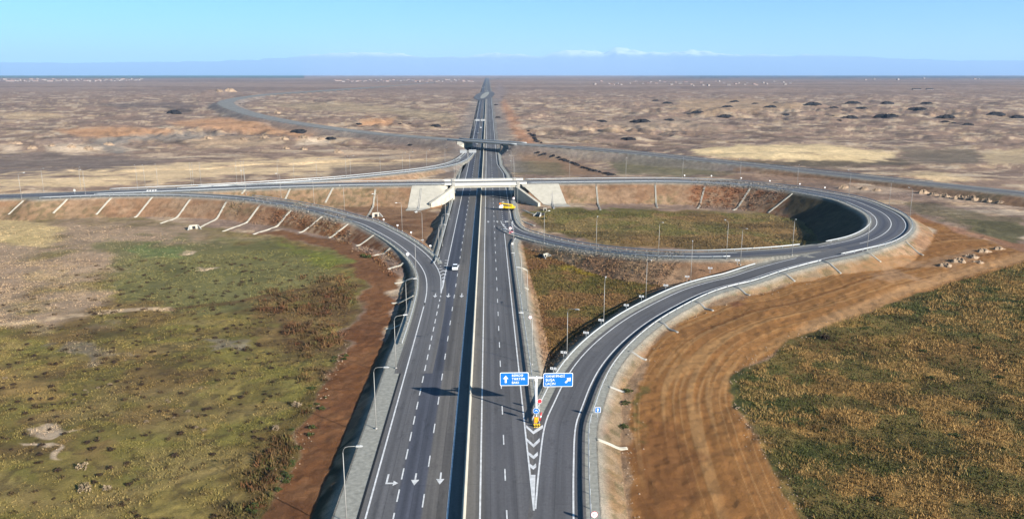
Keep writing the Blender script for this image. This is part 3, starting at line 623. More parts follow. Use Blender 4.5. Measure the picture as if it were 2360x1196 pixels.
struct('loop_road', ribbon('loop_road', IP, [-3.7, -2, 0, 2, 3.7], M['asphalt'], .008, [A3, A1, A2 * 1.1, A1, A3]))
kI = arclen(IP) > 14
struct('road_shoulder', ribbon('road_shoulder', IP[kI], [-4.9, -3.5], M['verge'], -.035)); struct('road_shoulder', ribbon('road_shoulder', IP[(arclen(IP) > 50) & (arclen(IP) < arclen(IP)[-1] - 34)], [3.5, 5.2], M['verge'], -.035))
sL = arclen(LP)
struct('slip_road', ribbon('slip_road', LP, [-3.5, -2.2, 0, 2.2, 4.2], M['asphalt'], .010, [A3, A1, A1 * .97, A1, A3]))
kL = LP[:, 1] > 240
struct('road_shoulder', ribbon('road_shoulder', LP[kL], [-5.0, -3.3], M['verge'], -.035)); struct('road_shoulder', ribbon('road_shoulder', LP, [4.0, 5.3], M['verge'], -.035))
struct('slip_road', ribbon('slip_road', GP, [-3.3, -1.8, 0, 1.8, 3.3], M['asphalt'], .012, [A3, A1, A1, A1, A3]))
struct('road_shoulder', ribbon('road_shoulder', GP, [-4.6, -3.1], M['verge'], -.035)); struct('road_shoulder', ribbon('road_shoulder', GP, [3.1, 4.6], M['verge'], -.035))
struct('service_road', ribbon('service_road', TP, [-TWID, -TWID * .6, -TWID * .5, TWID * .5, TWID * .6, TWID], M['tracks'], .02))
kt = (TP[:, 0] > 20)
struct('service_road', ribbon('service_road', TP[kt], [-3.4, -2, 0, 2, 3.4], M['asphalt'], .035, [A3, A1, A1, A1, A3]))
# distant roundabout and the pale road beyond it
def disc(name, cx, cy, rx, ry, z, mat, n=40):
    m = MB(); vs = [(cx + rx * math.cos(2 * math.pi * i / n), cy + ry * math.sin(2 * math.pi * i / n), z + (float(eY(cy + ry * math.sin(2 * math.pi * i / n))) - float(eY(cy)))) for i in range(n)]
    m.add(vs, [list(range(n))]); return m.mesh(name, mat)
rc = HW(-2, 1640)
def asph_disc(nm, dx, rx, ry, dz):
    me = disc(nm, rc[0] + dx, rc[1], rx, ry, rc[2] + dz, M['asphalt']); a = me.color_attributes.new('Col', 'FLOAT_COLOR', 'POINT')
    a.data.foreach_set('color', np.tile(np.array([.11, .11, .115, 1], np.float32), len(me.vertices))); me.uv_layers.new(name='UVMap'); return me
struct('roundabout', asph_disc('roundabout', 0, 19, 250, .5))
struct('roundabout_island', disc('roundabout_island', rc[0], rc[1], 6.5, 190, rc[2] + .8, M['verge']))
fp = smooth([hitbase(1128,184), hitbase(1150,181.5), hitbase(1190,179.5), hitbase(1260,178), hitbase(1330,177.4)], 60); fp[:, 2] += 1.0
struct('distant_road', ribbon('distant_road', fp, [-14, 14], M['tracks'], 1.0))
# ------------------------------------------------------------------ road markings (one sheet 3 cm above the asphalt)
marks_v = []; marks_f = []
def mk_ribbon(p, o, w, a=None, b=None, dash=None, dz=.034):
    s = arclen(p); a = s[0] if a is None else a; b = s[-1] if b is None else b
    segs = [(a, b)] if dash is None else [(t, min(t + dash[0], b)) for t in np.arange(a, b, dash[0] + dash[1])]
    o = np.broadcast_to(np.asarray(o, float), (len(p),)); Lp = off(p, o - w / 2, dz); Rp = off(p, o + w / 2, dz)
    for (t0, t1) in segs:
        n = max(2, int((t1 - t0) / 2.5) + 1); u = np.linspace(t0, t1, n)
        l = np.stack([np.interp(u, s, Lp[:, i]) for i in range(3)], 1); r = np.stack([np.interp(u, s, Rp[:, i]) for i in range(3)], 1)
        base_ = len(marks_v)
        for i in range(n): marks_v.append(l[i]); marks_v.append(r[i])
        for i in range(n - 1): marks_f.append((base_ + 2 * i, base_ + 2 * i + 1, base_ + 2 * i + 3, base_ + 2 * i + 2))
def mk_poly(pts, dz=.034):
    b = len(marks_v)
    for p in pts: marks_v.append(np.array([p[0], p[1], p[2] + dz]))
    if len(pts) == 4: marks_f.append((b, b + 1, b + 2, b + 3))
    else: marks_v.append((marks_v[b + 2] + marks_v[b]) / 2); marks_f.append((b, b + 1, b + 2, b + 3))
sH = arclen(HP); s0 = lambda Y: float(np.interp(Y, HP[:, 1], sH))
LW = .26
mk_ribbon(HP, 2.25, LW, 0, s0(2000)); mk_ribbon(HP, -2.25, LW, 0, s0(2000))
mk_ribbon(HP, 5.95, .20, s0(94.75 - 24), s0(1500), (3.6, 8.1)); mk_ribbon(HP, -5.85, .20, s0(52), s0(1500), (3.6, 8.1))
mk_ribbon(HP, -9.6, .22, s0(50), s0(203), (3.4, 2.9))                      # lane line of the merging lane
r_line = ramp(hY, [0, 100.5, 128, 6500], [9.75, 9.75, 9.7, 9.7])
mk_ribbon(HP, r_line, LW, s0(97.5), s0(292)); mk_ribbon(HP, 9.6, .20, s0(296), s0(450), (1.8, 3.0))
mk_ribbon(HP, ramp(hY, [0, 300, 480, 530, 6500], [13.2, 13.2, 12.9, 9.7, 9.4]), LW, s0(300), s0(1600))
mk_ribbon(HP, -13.4, LW, s0(40), s0(200)); mk_ribbon(HP, -9.6, LW, s0(207), s0(1600))
mk_ribbon(RP, -2.65, LW, float(np.interp(98, RP[:, 1], sR)), sR0 - 8); mk_ribbon(RP, 2.65, LW)
sE = arclen(EP)
mk_ribbon(EP, 4.7, LW); mk_ribbon(EP, -4.7, LW, sE[iB], None); mk_ribbon(EP, 0, LW, 0, sE[-1] - 20); mk_ribbon(EP, -4.7, LW, 0, sE[iB])
sI = arclen(IP); mk_ribbon(IP, -2.2, LW, 36, sI[-1] - 30); mk_ribbon(IP, 2.2, LW, 44, sI[-1] - 40)
lw = ramp(LP[:, 1], [0, 215, 250, 600], [1.95, 2.0, 2.5, 2.5])
i_g = float(np.interp(-205, -LP[:, 1], sL)); mk_ribbon(LP, -lw, LW, 120, i_g); mk_ribbon(LP, lw, LW, 60, float(np.interp(-196, -LP[:, 1], sL)))
mk_ribbon(GP, 2.2, LW); mk_ribbon(GP, -2.2, LW)
def Z0(x, y): return P(x, y, 0.0)
def strip(pa, pb, w):
    d = (pb - pa)[:2]; d /= np.linalg.norm(d); n = np.array([-d[1], d[0], 0]) * w / 2; mk_poly([pa - n, pb - n, pb + n, pa + n])
def chev(l, a, r, w):
    l, a, r = Z0(*l), Z0(*a), Z0(*r); s = np.array([HD[0], HD[1], 0]) * w * 1.9; mk_poly([l, a, a + s, l + s], .040); mk_poly([a, r, r + s, a + s], .040)
for l, a, r in [((1213,986),(1229.5,1000.5),(1252,986)), ((1214.5,1017),(1230,1031),(1244.5,1017)), ((1218.5,1049),(1230.3,1058),(1240,1049)), ((1221,1076),(1229.3,1082),(1236,1076))]: chev(l, a, r, .62)
mk_poly([Z0(1223.5,1094), Z0(1231.5,1178), Z0(1234,1094)], .040)
for x0, x1, y in [(999.5,1012,601.5),(1002,1012,608),(1006,1017,613.5),(1009,1020,619.5),(1025,1034.5,600.5),(1024.5,1033.5,606.5),(1023,1032.5,612.5)]: strip(Z0(x0, y), Z0(x1, y - .4), .5)
for (l, a, r) in [((1013.5,628.5),(1021,624.5),(1030,626.5)), ((1015.5,636),(1021.5,632.5),(1028,634)), ((1018,642.5),(1022,640.5),(1026,641.5))]: chev(l, a, r, .5)
mk_poly([Z0(1019.5,646), Z0(1020.5,668), Z0(1025,646)], .040)
for a, b in [((1159.5,521),(1166,524)), ((1160,526.5),(1170,529.5)), ((1160.5,532),(1169.5,534.5)), ((1158.7,516.5),(1162.5,519.5))]: strip(Z0(*a), Z0(*b), .6)

def sat(p, px, py, z=0): q = P(px, py, z); return float(arclen(p)[int(np.argmin(np.hypot(p[:, 0] - q[0], p[:, 1] - q[1])))])
def arrow(cx, cy, toward, kind='s', L=3.6):
    c = Z0(cx, cy); dv = np.array([HD[0], HD[1], 0]) * (-1 if toward else 1); n = np.array([dv[1], -dv[0], 0])
    if kind == 's':
        strip(c - dv * L * .5, c + dv * L * .04, .26); mk_poly([c + dv * L * .05 - n * .62, c + dv * L * .5, c + dv * L * .05 + n * .62])
    else:
        strip(c - dv * L * .5 + n * .5, c + dv * L * .2 + n * .5, .28); q = c + dv * L * .26
        strip(q + n * .64, q - n * .49, .40); mk_poly([q - n * .5 + dv * .75, q - n * 1.25, q - n * .5 - dv * .75])
arrow(900, 1106, True, 't'); arrow(957, 1104, True); arrow(1015, 1102, True)
for x in (1003, 1033.5, 1064): arrow(x, 681, True, 's', 4.2)
for x in (1125, 1146, 1165.5, 1181): arrow(x, 511.5, False, 's', 4.2)
struct('road_markings', mesh_np('road_markings', np.array(marks_v), np.array(marks_f), M['paint']))
# tar sealing lines across the carriageways
cr = MB()
for xa, ya, xb, yb_ in [(1082,1097,1228,1152),(1087,905,1215,955)]:
    pass
# ------------------------------------------------------------------ median barrier
MBp = HP[(HP[:, 1] < 1480)]
t = thing('median_barrier', 'long concrete crash barrier down the middle of the highway between the two carriageways', 'barrier', HW(0, 60))
def child(name, me, par):
    o = link(name, me, par); o.matrix_parent_inverse = par.matrix_basis.inverted() if False else Matrix.Translation(-Vector(par.location)) if not any(par.rotation_euler) else (Matrix.Translation(par.location) @ par.rotation_euler.to_matrix().to_4x4()).inverted()
    return o
child('barrier_wall', ribbon_prof('barrier_wall', MBp, [(-.30, -.05), (-.30, .08), (-.15, .36), (-.09, 1.14), (.09, 1.14), (.15, .36), (.30, .08), (.30, -.05)], M['conc']), t)
# ------------------------------------------------------------------ guard rails
post_me = MB().prism([(-.05, -.07), (.05, -.07), (.05, -.05), (-.02, -.05), (-.02, .05), (.05, .05), (.05, .07), (-.05, .07)], 'z', -.25, .8).mesh('post', M['steel'])
def guardrail(label, p, o, a=None, b=None, face=1, step=4.0, ends=True):
    s = arclen(p); q = off(p, o); a = s[0] if a is None else a; b = s[-1] if b is None else b
    u = np.linspace(a, b, max(3, int((b - a) / 2.0))); q = np.stack([np.interp(u, s, q[:, i]) for i in range(3)], 1)
    mid = q[int(np.argmin(np.hypot(q[:, 0], q[:, 1])))]
    t = thing('guardrail', label, 'guardrail', mid, 0, 'steel guardrails along the roads')
    f = face
    pr = [(0, .48), (f * .07, .52), (f * .02, .60), (f * .02, .68), (f * .07, .76), (0, .82), (-f * .03, .80), (-f * .03, .50)]
    child('rail', ribbon_prof('rail', q, pr, M['steel']), t)
    sq = arclen(q); us = np.arange(0, sq[-1], step); pts = np.stack([np.interp(us, sq, q[:, i]) for i in range(3)], 1)
    tr = right(q); d = np.hypot(pts[:, 0], pts[:, 1]); order = np.argsort(d)
    for i in order[:100]:
        c = pts[i]; w = int(min(us[i] / max(sq[-1], 1) * len(q), len(q) - 1)); n = tr[w]
        o2 = link('post', post_me, t); o2.location = (c[0] - n[0] * f * .1 - t.location[0], c[1] - n[1] * f * .1 - t.location[1], c[2] - t.location[2]); o2.rotation_euler = (0, 0, math.atan2(n[1], n[0]))
    rest = order[100:]
    if len(rest):
        m = MB()
        for i in rest: m.box(pts[i][0], pts[i][1], pts[i][2] + .3, .1, .14, 1.0)
        ch = child('post', m.mesh('post', M['steel']), t); ch['kind'] = 'stuff'
    return t
fy = lambda p, Y: float(np.interp(Y, p[:, 1], arclen(p)))
fyd = lambda p, Y: float(np.interp(-Y, -p[:, 1], arclen(p)))
guardrail('guardrail along the outer right edge of the right slip road in the foreground', RP, 5.0, 0, sR0 - 6, -1)
guardrail('guardrail on the inner left edge of the right slip road behind the blue signs', RP, -4.9, fy(RP, 125.5), sR0 - 22, 1)
guardrail('guardrail on the right highway shoulder between the blue signs and the loop nose', HP, UR + .55, s0(124.5), s0(281), -1)
guardrail('guardrail round the outer rim of the big right loop bend', EP, -6.8, sE[iB] + 4, sE[-1] - 2, 1)
e_in0 = sE[iB] + 4
guardrail('guardrail along the inner rim of the right loop above the black shaded bank', EP, 6.8, e_in0, sE[-1] - 12, -1)
guardrail('near side guardrail of the narrow loop road curling to the right from the highway', IP, 4.55, 58, sI[-1] - 34, -1)
guardrail('far side guardrail of the narrow loop road inside the right loop', IP, -4.45, 42, sI[-1] - 6, 1)
guardrail('near side guardrail of the left slip road above the row of white chutes', LP, 4.65, 0, fyd(LP, 166), -1)
guardrail('far side guardrail of the left slip road ending at the nose beside the white car', LP, -4.5, 92, fyd(LP, 243), 1)
guardrail('near side guardrail of the overpass road, left of the bridge', EP, 6.9, sE[np.argmin(np.abs(EP[:, 0] + 190))], sE[iA] - 6, -1)
guardrail('far side guardrail of the overpass road, left of the bridge', EP, -6.9, sE[np.argmin(np.abs(EP[:, 0] + 150))], sE[iA] - 6, 1)
guardrail('near side guardrail of the far slip road joining the highway beyond the overpass', GP, 4.0, 30, arclen(GP)[-1] - 12, -1)
guardrail('far side guardrail of the far slip road beyond the overpass on the left', GP, -4.0, 0, arclen(GP)[-1] - 6, 1)
guardrail('guardrail on the left shoulder of the highway in front of the overpass', HP, UL - .5, s0(243), s0(470), 1)
guardrail('guardrail on the right highway shoulder from the loop road past the overpass', HP, UR + .6, s0(318), s0(590), -1)
guardrail('guardrail along the grey service road on the far right', TP, -5.5, arclen(TP)[jB] + 60, arclen(TP)[-1] - 100, 1, 5)
# ------------------------------------------------------------------ overpass
def Eat(u, o, z):    # point on the overpass at highway offset u and lateral o (right = towards the camera)
    i = float(np.interp(u, uE[max(iA - 30, 0):iB + 30], np.arange(max(iA - 30, 0), iB + 30))); i0 = int(i); fr = i - i0
    q = off(EP, o); c = q[i0] * (1 - fr) + q[i0 + 1] * fr; return np.array([c[0], c[1], z])
bc = Eat(2, 0, 0)
br = thing('overpass', 'pale concrete road bridge crossing over the highway in the middle distance', 'bridge', bc)
def ebox(name, u0, u1, o0, o1, z0, z1, mat, n=8, par=br):
    m = MB(); us = np.linspace(u0, u1, n)
    for i in range(n - 1):
        q = [Eat(us[i], o0, 0), Eat(us[i + 1], o0, 0), Eat(us[i + 1], o1, 0), Eat(us[i], o1, 0)]
        vs = [(a[0], a[1], z) for z in (z0, z1) for a in q]; fs = [(3, 2, 1, 0), (4, 5, 6, 7), (0, 1, 5, 4), (2, 3, 7, 6)]
        if i == 0: fs.append((3, 0, 4, 7))
        if i == n - 2: fs.append((1, 2, 6, 5))
        m.add(vs, fs)
    return child(name, m.mesh(name, mat), par)
ebox('deck', BU0 - 1.0, BU1 + 1.0, -7.5, 7.5, 6.55, 6.985, M['conc2'])
for o in (-6.6, -4, -1.3, 1.3, 4, 6.6): ebox('girder', BU0 - .5, BU1 + .5, o - .35, o + .35, 5.55, 6.54, M['conc'])
for sgn in (-1, 1):
    ebox('parapet', BU0 - 4.5, BU1 + 4.5, sgn * 7.05 - .22, sgn * 7.05 + .22, 6.99, 7.95, M['conc2'], 10)
    ebox('handrail', BU0 - 4.5, BU1 + 4.5, sgn * 7.05 - .06, sgn * 7.05 + .06, 8.25, 8.35, M['steel'], 10)
    ebox('walkway', BU0 - 1, BU1 + 1, sgn * 6.42 - .4, sgn * 6.42 + .4, 6.99, 7.13, M['conc'], 8)
ebox('abutment', BU0 - 1.6, BU0 + .35, -7.6, 7.6, -.6, 6.5, M['conc'], 3); ebox('abutment', BU1 - .35, BU1 + 1.6, -7.6, 7.6, -.6, 6.5, M['conc'], 3)
for u in (BU0 - .2, BU1 + .2):
    for o in (-7.0, 7.0): ebox('bearing_pier', u - .7, u + .7, o - .55, o + .55, 6.5, 8.35, M['grey_conc'], 2)
def wing(w, sgn, name='wing_wall'):
    (u0, y0), (u1, y1) = w; a = HW(u0, y0); b = HW(u1, y1); n = np.array([b[1] - a[1], -(b[0] - a[0])]); n /= np.linalg.norm(n)
    if n[0] * sgn > 0: n = -n
    th_ = .55; m = MB(); f = []
    for k in range(9):
        t_ = k / 8; c = a[:2] * (1 - t_) + b[:2] * t_ + n * .5; top = 6.4 * (1 - t_) ** 1.0 + .75 * t_
        f.append([(c[0], c[1], -1.2), (c[0], c[1], top), (c[0] - n[0] * th_ * 2.4, c[1] - n[1] * th_ * 2.4, top + .12), (c[0] - n[0] * th_ * 2.4, c[1] - n[1] * th_ * 2.4, -1.2)])
    for k in range(8):
        A, B = f[k], f[k + 1]
        m.add(A + B, [(0, 1, 5, 4), (1, 2, 6, 5), (2, 3, 7, 6)])
    m.add(f[0], [(0, 1, 2, 3)]); m.add(f[-1], [(0, 1, 2, 3)])
    return child(name, m.mesh(name, M['conc']), br)
wing(WING_L, -1); wing(WING_R, 1)
# paved slope beside each abutment, draped over the bank
def revet(label, u_in, u_out, sgn):
    nt, ns = 26, 14; V = []
    for i in range(nt):
        tt = i / (nt - 1) * 24.0
        uin = u_in + sgn * (1.2 + tt * .60) ; 
        for j in range(ns):
            f = j / (ns - 1); uo = u_out + sgn * tt * .10; u = uin * (1 - f) + uo * f if (uo - uin) * sgn > 0 else uo
            c = Eat(u, 7.2 + tt, 0); V.append((c[0], c[1], max(float(heightq(c[0], c[1])[0]) + .12, min(float(heightq(c[0], c[1])[0]) + 3.5, 6.9 - max(tt - .8, 0) / 1.9) + .2)))
    i = np.arange(nt - 1)[:, None] * ns + np.arange(ns - 1)[None]; i = i.ravel(); Fq = np.stack([i, i + 1, i + ns + 1, i + ns], 1)
    me = mesh_np('slope_paving', V, Fq, M['conc']); return me
for lab, ui, uo, sg in (('pale concrete paved slope at the left end of the overpass', BU0, BU0 - 20, -1), ('pale concrete paved slope at the right end of the overpass', BU1, BU1 + 20, 1)):
    me = revet(lab, ui, uo, sg); o = link('slope_paving', me); tag(o, lab, 'concrete slope')
# far railway style bridge
fb = thing('distant_overpass', 'small grey flat bridge carrying the service road over the highway far beyond the overpass', 'bridge', (TP[jA] + TP[jB]) / 2)
def tseg(name, i0, i1, o0, o1, z0, z1, mat):
    p = TP[i0:i1 + 1]; child(name, ribbon_prof(name, p, [(o0, z0), (o0, z1), (o1, z1), (o1, z0)], mat), fb)
tseg('deck', jA - 2, jB + 2, -7.5, 7.5, -.7, -.02, M['conc']); tseg('parapet', jA - 3, jB + 3, 6.9, 7.3, 0, .9, M['steel']); tseg('parapet', jA - 3, jB + 3, -7.3, -6.9, 0, .9, M['steel'])
tseg('abutment', jA - 1, jA, -7.4, 7.4, -8.5, -.91, M['conc']); tseg('abutment', jB, jB + 1, -7.4, 7.4, -8.5, -.91, M['conc'])
for sgn, j in ((-1, jA), (1, jB)):
    for fr in (-1, 1):
        c = TP[j]; m = MB(); d = np.array([sgn * 7.0, -fr * 11.0]) ; q = c[:2] + np.array([0, -fr * 7.6])
        z = c[2]
        m.add([(q[0], q[1], -1), (q[0], q[1], z - .3), (q[0] + d[0], q[1] + d[1], 1.2), (q[0] + d[0], q[1] + d[1], -1), (q[0] + sgn * 7, q[1], -1), (q[0] + sgn * 7, q[1], z - .3)],
              [(0, 1, 2, 3), (1, 5, 2), (3, 2, 5, 4), (0, 3, 4), (0, 4, 5, 1)])
        child('wing_wall', m.mesh('wing_wall', M['conc']), fb)
ORD = ['first','second','third','fourth','fifth','sixth','seventh','eighth','ninth','tenth','eleventh','twelfth','thirteenth','fourteenth','fifteenth','sixteenth','seventeenth','eighteenth','nineteenth','twentieth']
def ordn(i): return ORD[i] if i < 20 else str(i + 1) + 'th'
# ------------------------------------------------------------------ street lamps: local +Y is the way the arm points
def lamp_parts(h=11.3, arm=1.9):
    pole = MB().tube([(0, 0, 0), (0, 0, h * .5), (0, 0, h - .9)], [.085, .068, .05], 8); pole.box(0, 0, .12, .4, .4, .24)
    am = MB().tube([(0, 0, h - .92), (0, .1, h - .45), (0, .38, h - .14), (0, .8, h), (0, arm, h + .12)], [.05, .048, .046, .042, .038], 7)
    hd = MB().prism([(arm - .1, h + .06), (arm + .15, h + .02), (arm + .85, h + .10), (arm + .9, h + .17), (arm + .5, h + .26), (arm - .05, h + .2)], 'x', -.13, .13)
    return pole.mesh('pole', M['lamp'], True), am.mesh('arm', M['lamp'], True), hd.mesh('lamp_head', M['lampglass'])
LPM = lamp_parts()
lamp0 = link('street_lamp', None); [link(nm, me, lamp0) for nm, me in zip(('pole', 'arm', 'lamp_head'), LPM)]
used = [False]
def lamp(px, py, arm_px, label, group, zfix=None):
    q = hit(px, py) if zfix is None else P(px, py, zfix)
    o = lamp0 if not used[0] else copytree(lamp0); used[0] = True
    o.location = tuple(map(float, q))
    d = np.array(arm_px, float); o.rotation_euler = (0, 0, math.atan2(-d[0], d[1])); tag(o, label, 'street lamp', group); return o
def nearest_dir(q, p):
    d = np.hypot(p[:, 0] - q[0], p[:, 1] - q[1]); i = int(np.argmin(d)); v = p[i][:2] - q[:2]; return v / (np.linalg.norm(v) + 1e-6)
def lamps(rows, path, lab, group, mul_=1):
    for i, (x, y) in enumerate(rows):
        q = hit(x, y); dv = nearest_dir(q, path)
        if q[0] > 15: dv = np.array([.22 * np.sign(dv[0] + 1e-6), 1.0 if i % 2 else -1.0])
        lamp(x, y, dv * mul_, lab.format(ordn(i)), group)
lamps([(799,1205),(867,989),(912.5,850),(938,747),(958.7,639)], HP + np.array([-8, 0, 0]), '{} street lamp from the camera up the left edge of the highway', 'street lamps up the left highway edge')
lamps([(974,558),(927,533),(871,507),(794,484),(724,470),(648,456.5),(567,449)], LP, '{} street lamp from the white car along the left slip road far side', 'street lamps along the far side of the left slip road')
lamps([(1012,596),(1019.5,567),(1027,518),(1036.5,506)], HP, '{} street lamp from the white car towards the overpass, left shoulder', 'street lamps on the left shoulder before the overpass')
lamps([(1226,842),(1215,716),(1201.5,676),(1184,588)], HP, '{} street lamp beyond the direction signs on the verge right of the highway', 'street lamps on the verge right of the highway')
lamps([(1173,533),(1186,489),(1193,478)], HP, '{} street lamp from the loop road nose towards the overpass, right shoulder', 'street lamps at the right shoulder before the overpass')
lamps([(1306.5,828),(1391,750.6),(1488,692.3),(1591.5,648.5),(1706,613)], RP, '{} street lamp from the direction signs along the inner edge of the right slip road', 'street lamps along the right slip road')
lamps([(1254,561),(1373.7,580.7),(1517,594),(1673.6,596.5),(1825,588.5)], IP, '{} street lamp from the highway along the near side of the narrow loop road', 'street lamps along the narrow loop road')
lamps([(1312.7,412.5),(1442,411),(1572.7,409),(1705.4,415.5),(1837,429.5),(1956.6,448),(2048.5,476),(2096,505)], EP, '{} street lamp right of the overpass round the outer rim of the loop bend', 'street lamps round the outer rim of the loop')
lamps([(1998,577)], EP, 'street lamp standing on the near edge of the loop bend where the two roads split', 'street lamps round the outer rim of the loop')
lamps([(50,458.5),(197,448)], LP, '{} street lamp from the left on the near side of the overpass road', 'street lamps on the near side of the overpass road')
lamps([(101,441),(187,437.5),(317,430.5),(335,430),(364,428.5),(441,426),(446,426),(463.5,425),(546,421),(557.6,421),(563.5,421),(641,417),(678,415.5),(730.5,413.5),(798,409),(808.5,407.5),(877,400.5),(928,394.5),(944.7,392.5),(983.4,389),(1026,382)], GP, '{} street lamp from the left along the far slip road behind the overpass road', 'street lamps along the far slip road')
lamps([(1047,418),(1053,409),(1060,396),(1186,418),(1183,402),(1178,388)], HP, '{} street lamp just beyond the overpass beside the highway, from the left front', 'street lamps just beyond the overpass')
# ------------------------------------------------------------------ text and sign helpers
def text_mesh(s, size, mat, name='lettering', xscale=1.0):
    c = bpy.data.curves.new('t', 'FONT'); c.body = s; c.size = size; c.align_x = 'LEFT'; c.align_y = 'CENTER'; c.extrude = .008; c.offset = size * .004
    o = bpy.data.objects.new('t', c); COL.objects.link(o); bpy.context.view_layer.update()
    me = bpy.data.meshes.new_from_object(o.evaluated_get(bpy.context.evaluated_depsgraph_get())); bpy.data.objects.remove(o); bpy.data.curves.remove(c)
    me.name = name; me.materials.clear(); me.materials.append(mat)
    return me
def letter(s, size, mat, par, x, y, z, rotz=0.0):
    o = link('lettering', text_mesh(s, size, mat), par); o.rotation_euler = (math.pi / 2, 0, rotz); o.location = (x, y, z); return o
def rrect(w, h, r, n=4):
    o = []
    for cx, cz, a0 in ((w/2-r, h/2-r, 0), (-w/2+r, h/2-r, 90), (-w/2+r, -h/2+r, 180), (w/2-r, -h/2+r, 270)):
        for k in range(n + 1): a = math.radians(a0 + 90 * k / n); o.append((cx + r * math.cos(a), cz + r * math.sin(a)))
    return o
# direction sign mast: local X right, Y away
gq = hit(1235, 962); gq[2] = 0
u_ = np.arctan2(HD[1], HD[0]) - math.pi / 2
gs = thing('direction_sign', 'two blue direction signs on a tall T mast at the right slip road nose', 'road sign', gq, u_)
link('mast', MB().tube([(0, 0, 0), (0, 0, 7.55)], [.24, .17], 10).mesh('mast', M['white'], True), gs)
link('crossbeam', MB().box(0, 0, 7.35, 4.6, .26, .26).box(0, .05, 7.0, .5, .3, .5).mesh('crossbeam', M['white']), gs)
def panel(cx, cz, w, h, tilt, lines, arrow_at, rot):
    m = MB().prism([(a + cx, b + cz) for a, b in rrect(w, h, .22)], 'y', -.26, -.20); rim = link('sign_panel', m.mesh('sign_panel', M['white']), gs)
    f = link('sign_face', MB().prism([(a + cx, b + cz) for a, b in rrect(w - .18, h - .18, .18)], 'y', -.275, -.262).mesh('sign_face', M['blue']), rim)
    x0, zs, sz = lines[0]
    for s, dz in zip(lines[1], zs): letter(s, sz, M['white'], rim, cx + x0, -.283, cz + dz)
    ax, az, L = arrow_at; m = MB(); pts = [(-.11, -.5), (.11, -.5), (.11, .05), (.34, .05), (0, .5), (-.34, .05), (-.11, .05)]
    c_, s_ = math.cos(rot), math.sin(rot); m.prism([(cx + ax + L * (x * c_ + z * s_), cz + az + L * (-x * s_ + z * c_)) for x, z in pts], 'y', -.292, -.277)
    link('arrow_symbol', m.mesh('arrow_symbol', M['white']), rim)
    b = MB(); 
    for dx in (-.3, .3): b.box(cx + dx * w, -.12, cz, .1, .16, h * .9)
    link('bracket', b.mesh('bracket', M['steel']), gs)
panel(-3.85, 7.2, 5.0, 2.45, 0, ((-.45, (.66, 0, -.66), .60), ('BƏRDƏ', 'TƏRTƏR', 'BAKI')), (-1.5, 0, 1.35), 0.0)
panel(3.85, 6.95, 5.2, 2.55, 0, ((-2.25, (.70, 0, -.70), .62), ('XANKƏNDİ', 'ŞUŞA', 'LAÇIN')), (1.75, -.05, 1.35), math.radians(45))
def round_sign(name, label, px, py, z0, h, r, facemat, rimmat, sym=None, cat='road sign', txt=None, square=False):
    q = P(px, py, z0); t = thing(name, label, cat, q, u_)
    link('post', MB().tube([(0, 0, -.4), (0, 0, h)], .05, 6).mesh('post', M['steel']), t)
    n = 24; ring = [(r * math.cos(2 * math.pi * k / n), h - r + r * math.sin(2 * math.pi * k / n)) for k in range(n)]
    inn = [(r * .9 * math.cos(2 * math.pi * k / n), h - r + r * .9 * math.sin(2 * math.pi * k / n)) for k in range(n)]
    if square: ring = [(a, b + h - r) for a, b in rrect(2 * r, 2 * r, .08)]; inn = [(a, b + h - r) for a, b in rrect(2 * r - .12, 2 * r - .12, .06)]
    rim = link('sign_plate', MB().prism(ring, 'y', -.10, -.06).mesh('sign_plate', rimmat), t); link('sign_face', MB().prism(inn, 'y', -.115, -.102).mesh('sign_face', facemat), rim)
    if sym: link('arrow_symbol', MB().prism([(x, z + h - r) for x, z in sym], 'y', -.130, -.117).mesh('arrow_symbol', M['white']), rim)
    if txt: letter(txt, r * .95, M['black'], rim, -r * .56, -.122, h - r)
    return t
up = lambda s: [(-.13*s,-.6*s),(.13*s,-.6*s),(.13*s,0),(.42*s,0),(0,.6*s),(-.42*s,0),(-.13*s,0)]
round_sign('one_way_sign', 'small square blue sign with a white up arrow behind the right guardrail', 1377, 962, -.05, 2.0, .5, M['blue'], M['white'], up(.55), square=True)
round_sign('speed_limit_sign', 'round white speed limit sign with red rim at the bottom picture edge', 1369, 1206, -.05, 1.9, .47, M['white'], M['red'], None, txt='60')
q = P(1236, 974, 0); t = round_sign('keep_right_sign', 'round blue sign with a white chevron in front of the direction sign mast', 1235.5, 972, 0, 2.7, .56, M['blue'], M['white'], [(-.26,-.16),(0,.12),(.26,-.16),(.26,-.04),(0,.24),(-.26,-.04)])
round_sign('warning_disc', 'pink red round sign facing away beside the mast at the right guardrail', 1243.5, 946, 0, 2.3, .42, M['red'], M['white'])
t = thing('hazard_board', 'orange and yellow hazard marker board at the tip of the slip road nose', 'hazard marker', P(1236, 979, 0), u_)
bd = link('board', MB().box(0, 0, .95, .72, .1, 1.1).mesh('board', M['orange']), t)
m = MB()
for k in range(4): m.box(0, -.06, .55 + k * .26, .6, .02, .09, 0)
link('stripe', m.mesh('stripe', M['yellow']), bd)
link('post', MB().box(-.3, .1, .5, .1, .1, 1.0).box(.25, .1, .5, .1, .1, 1.0).mesh('post', M['steel']), t)
t = thing('red_marker', 'red and white striped post leaning at the right guardrail tip of the nose', 'hazard marker', P(1244, 969, 0), u_)
link('post', MB().tube([(0, 0, 0), (.25, .1, 1.5)], .13, 8).mesh('post', M['red'], True), t); link('stripe', MB().tube([(.1, .04, .6), (.16, .065, .95)], .145, 8).mesh('stripe', M['white'], True), t)
t = thing('crash_cushion', 'yellow and black low crash cushion on the asphalt at the nose point', 'crash cushion', P(1237, 983, 0), u_)
m = MB()
for k in range(3): m.tube([(-.4 + k * .4, 0, 0), (-.4 + k * .4, 0, .5)], .18, 10)
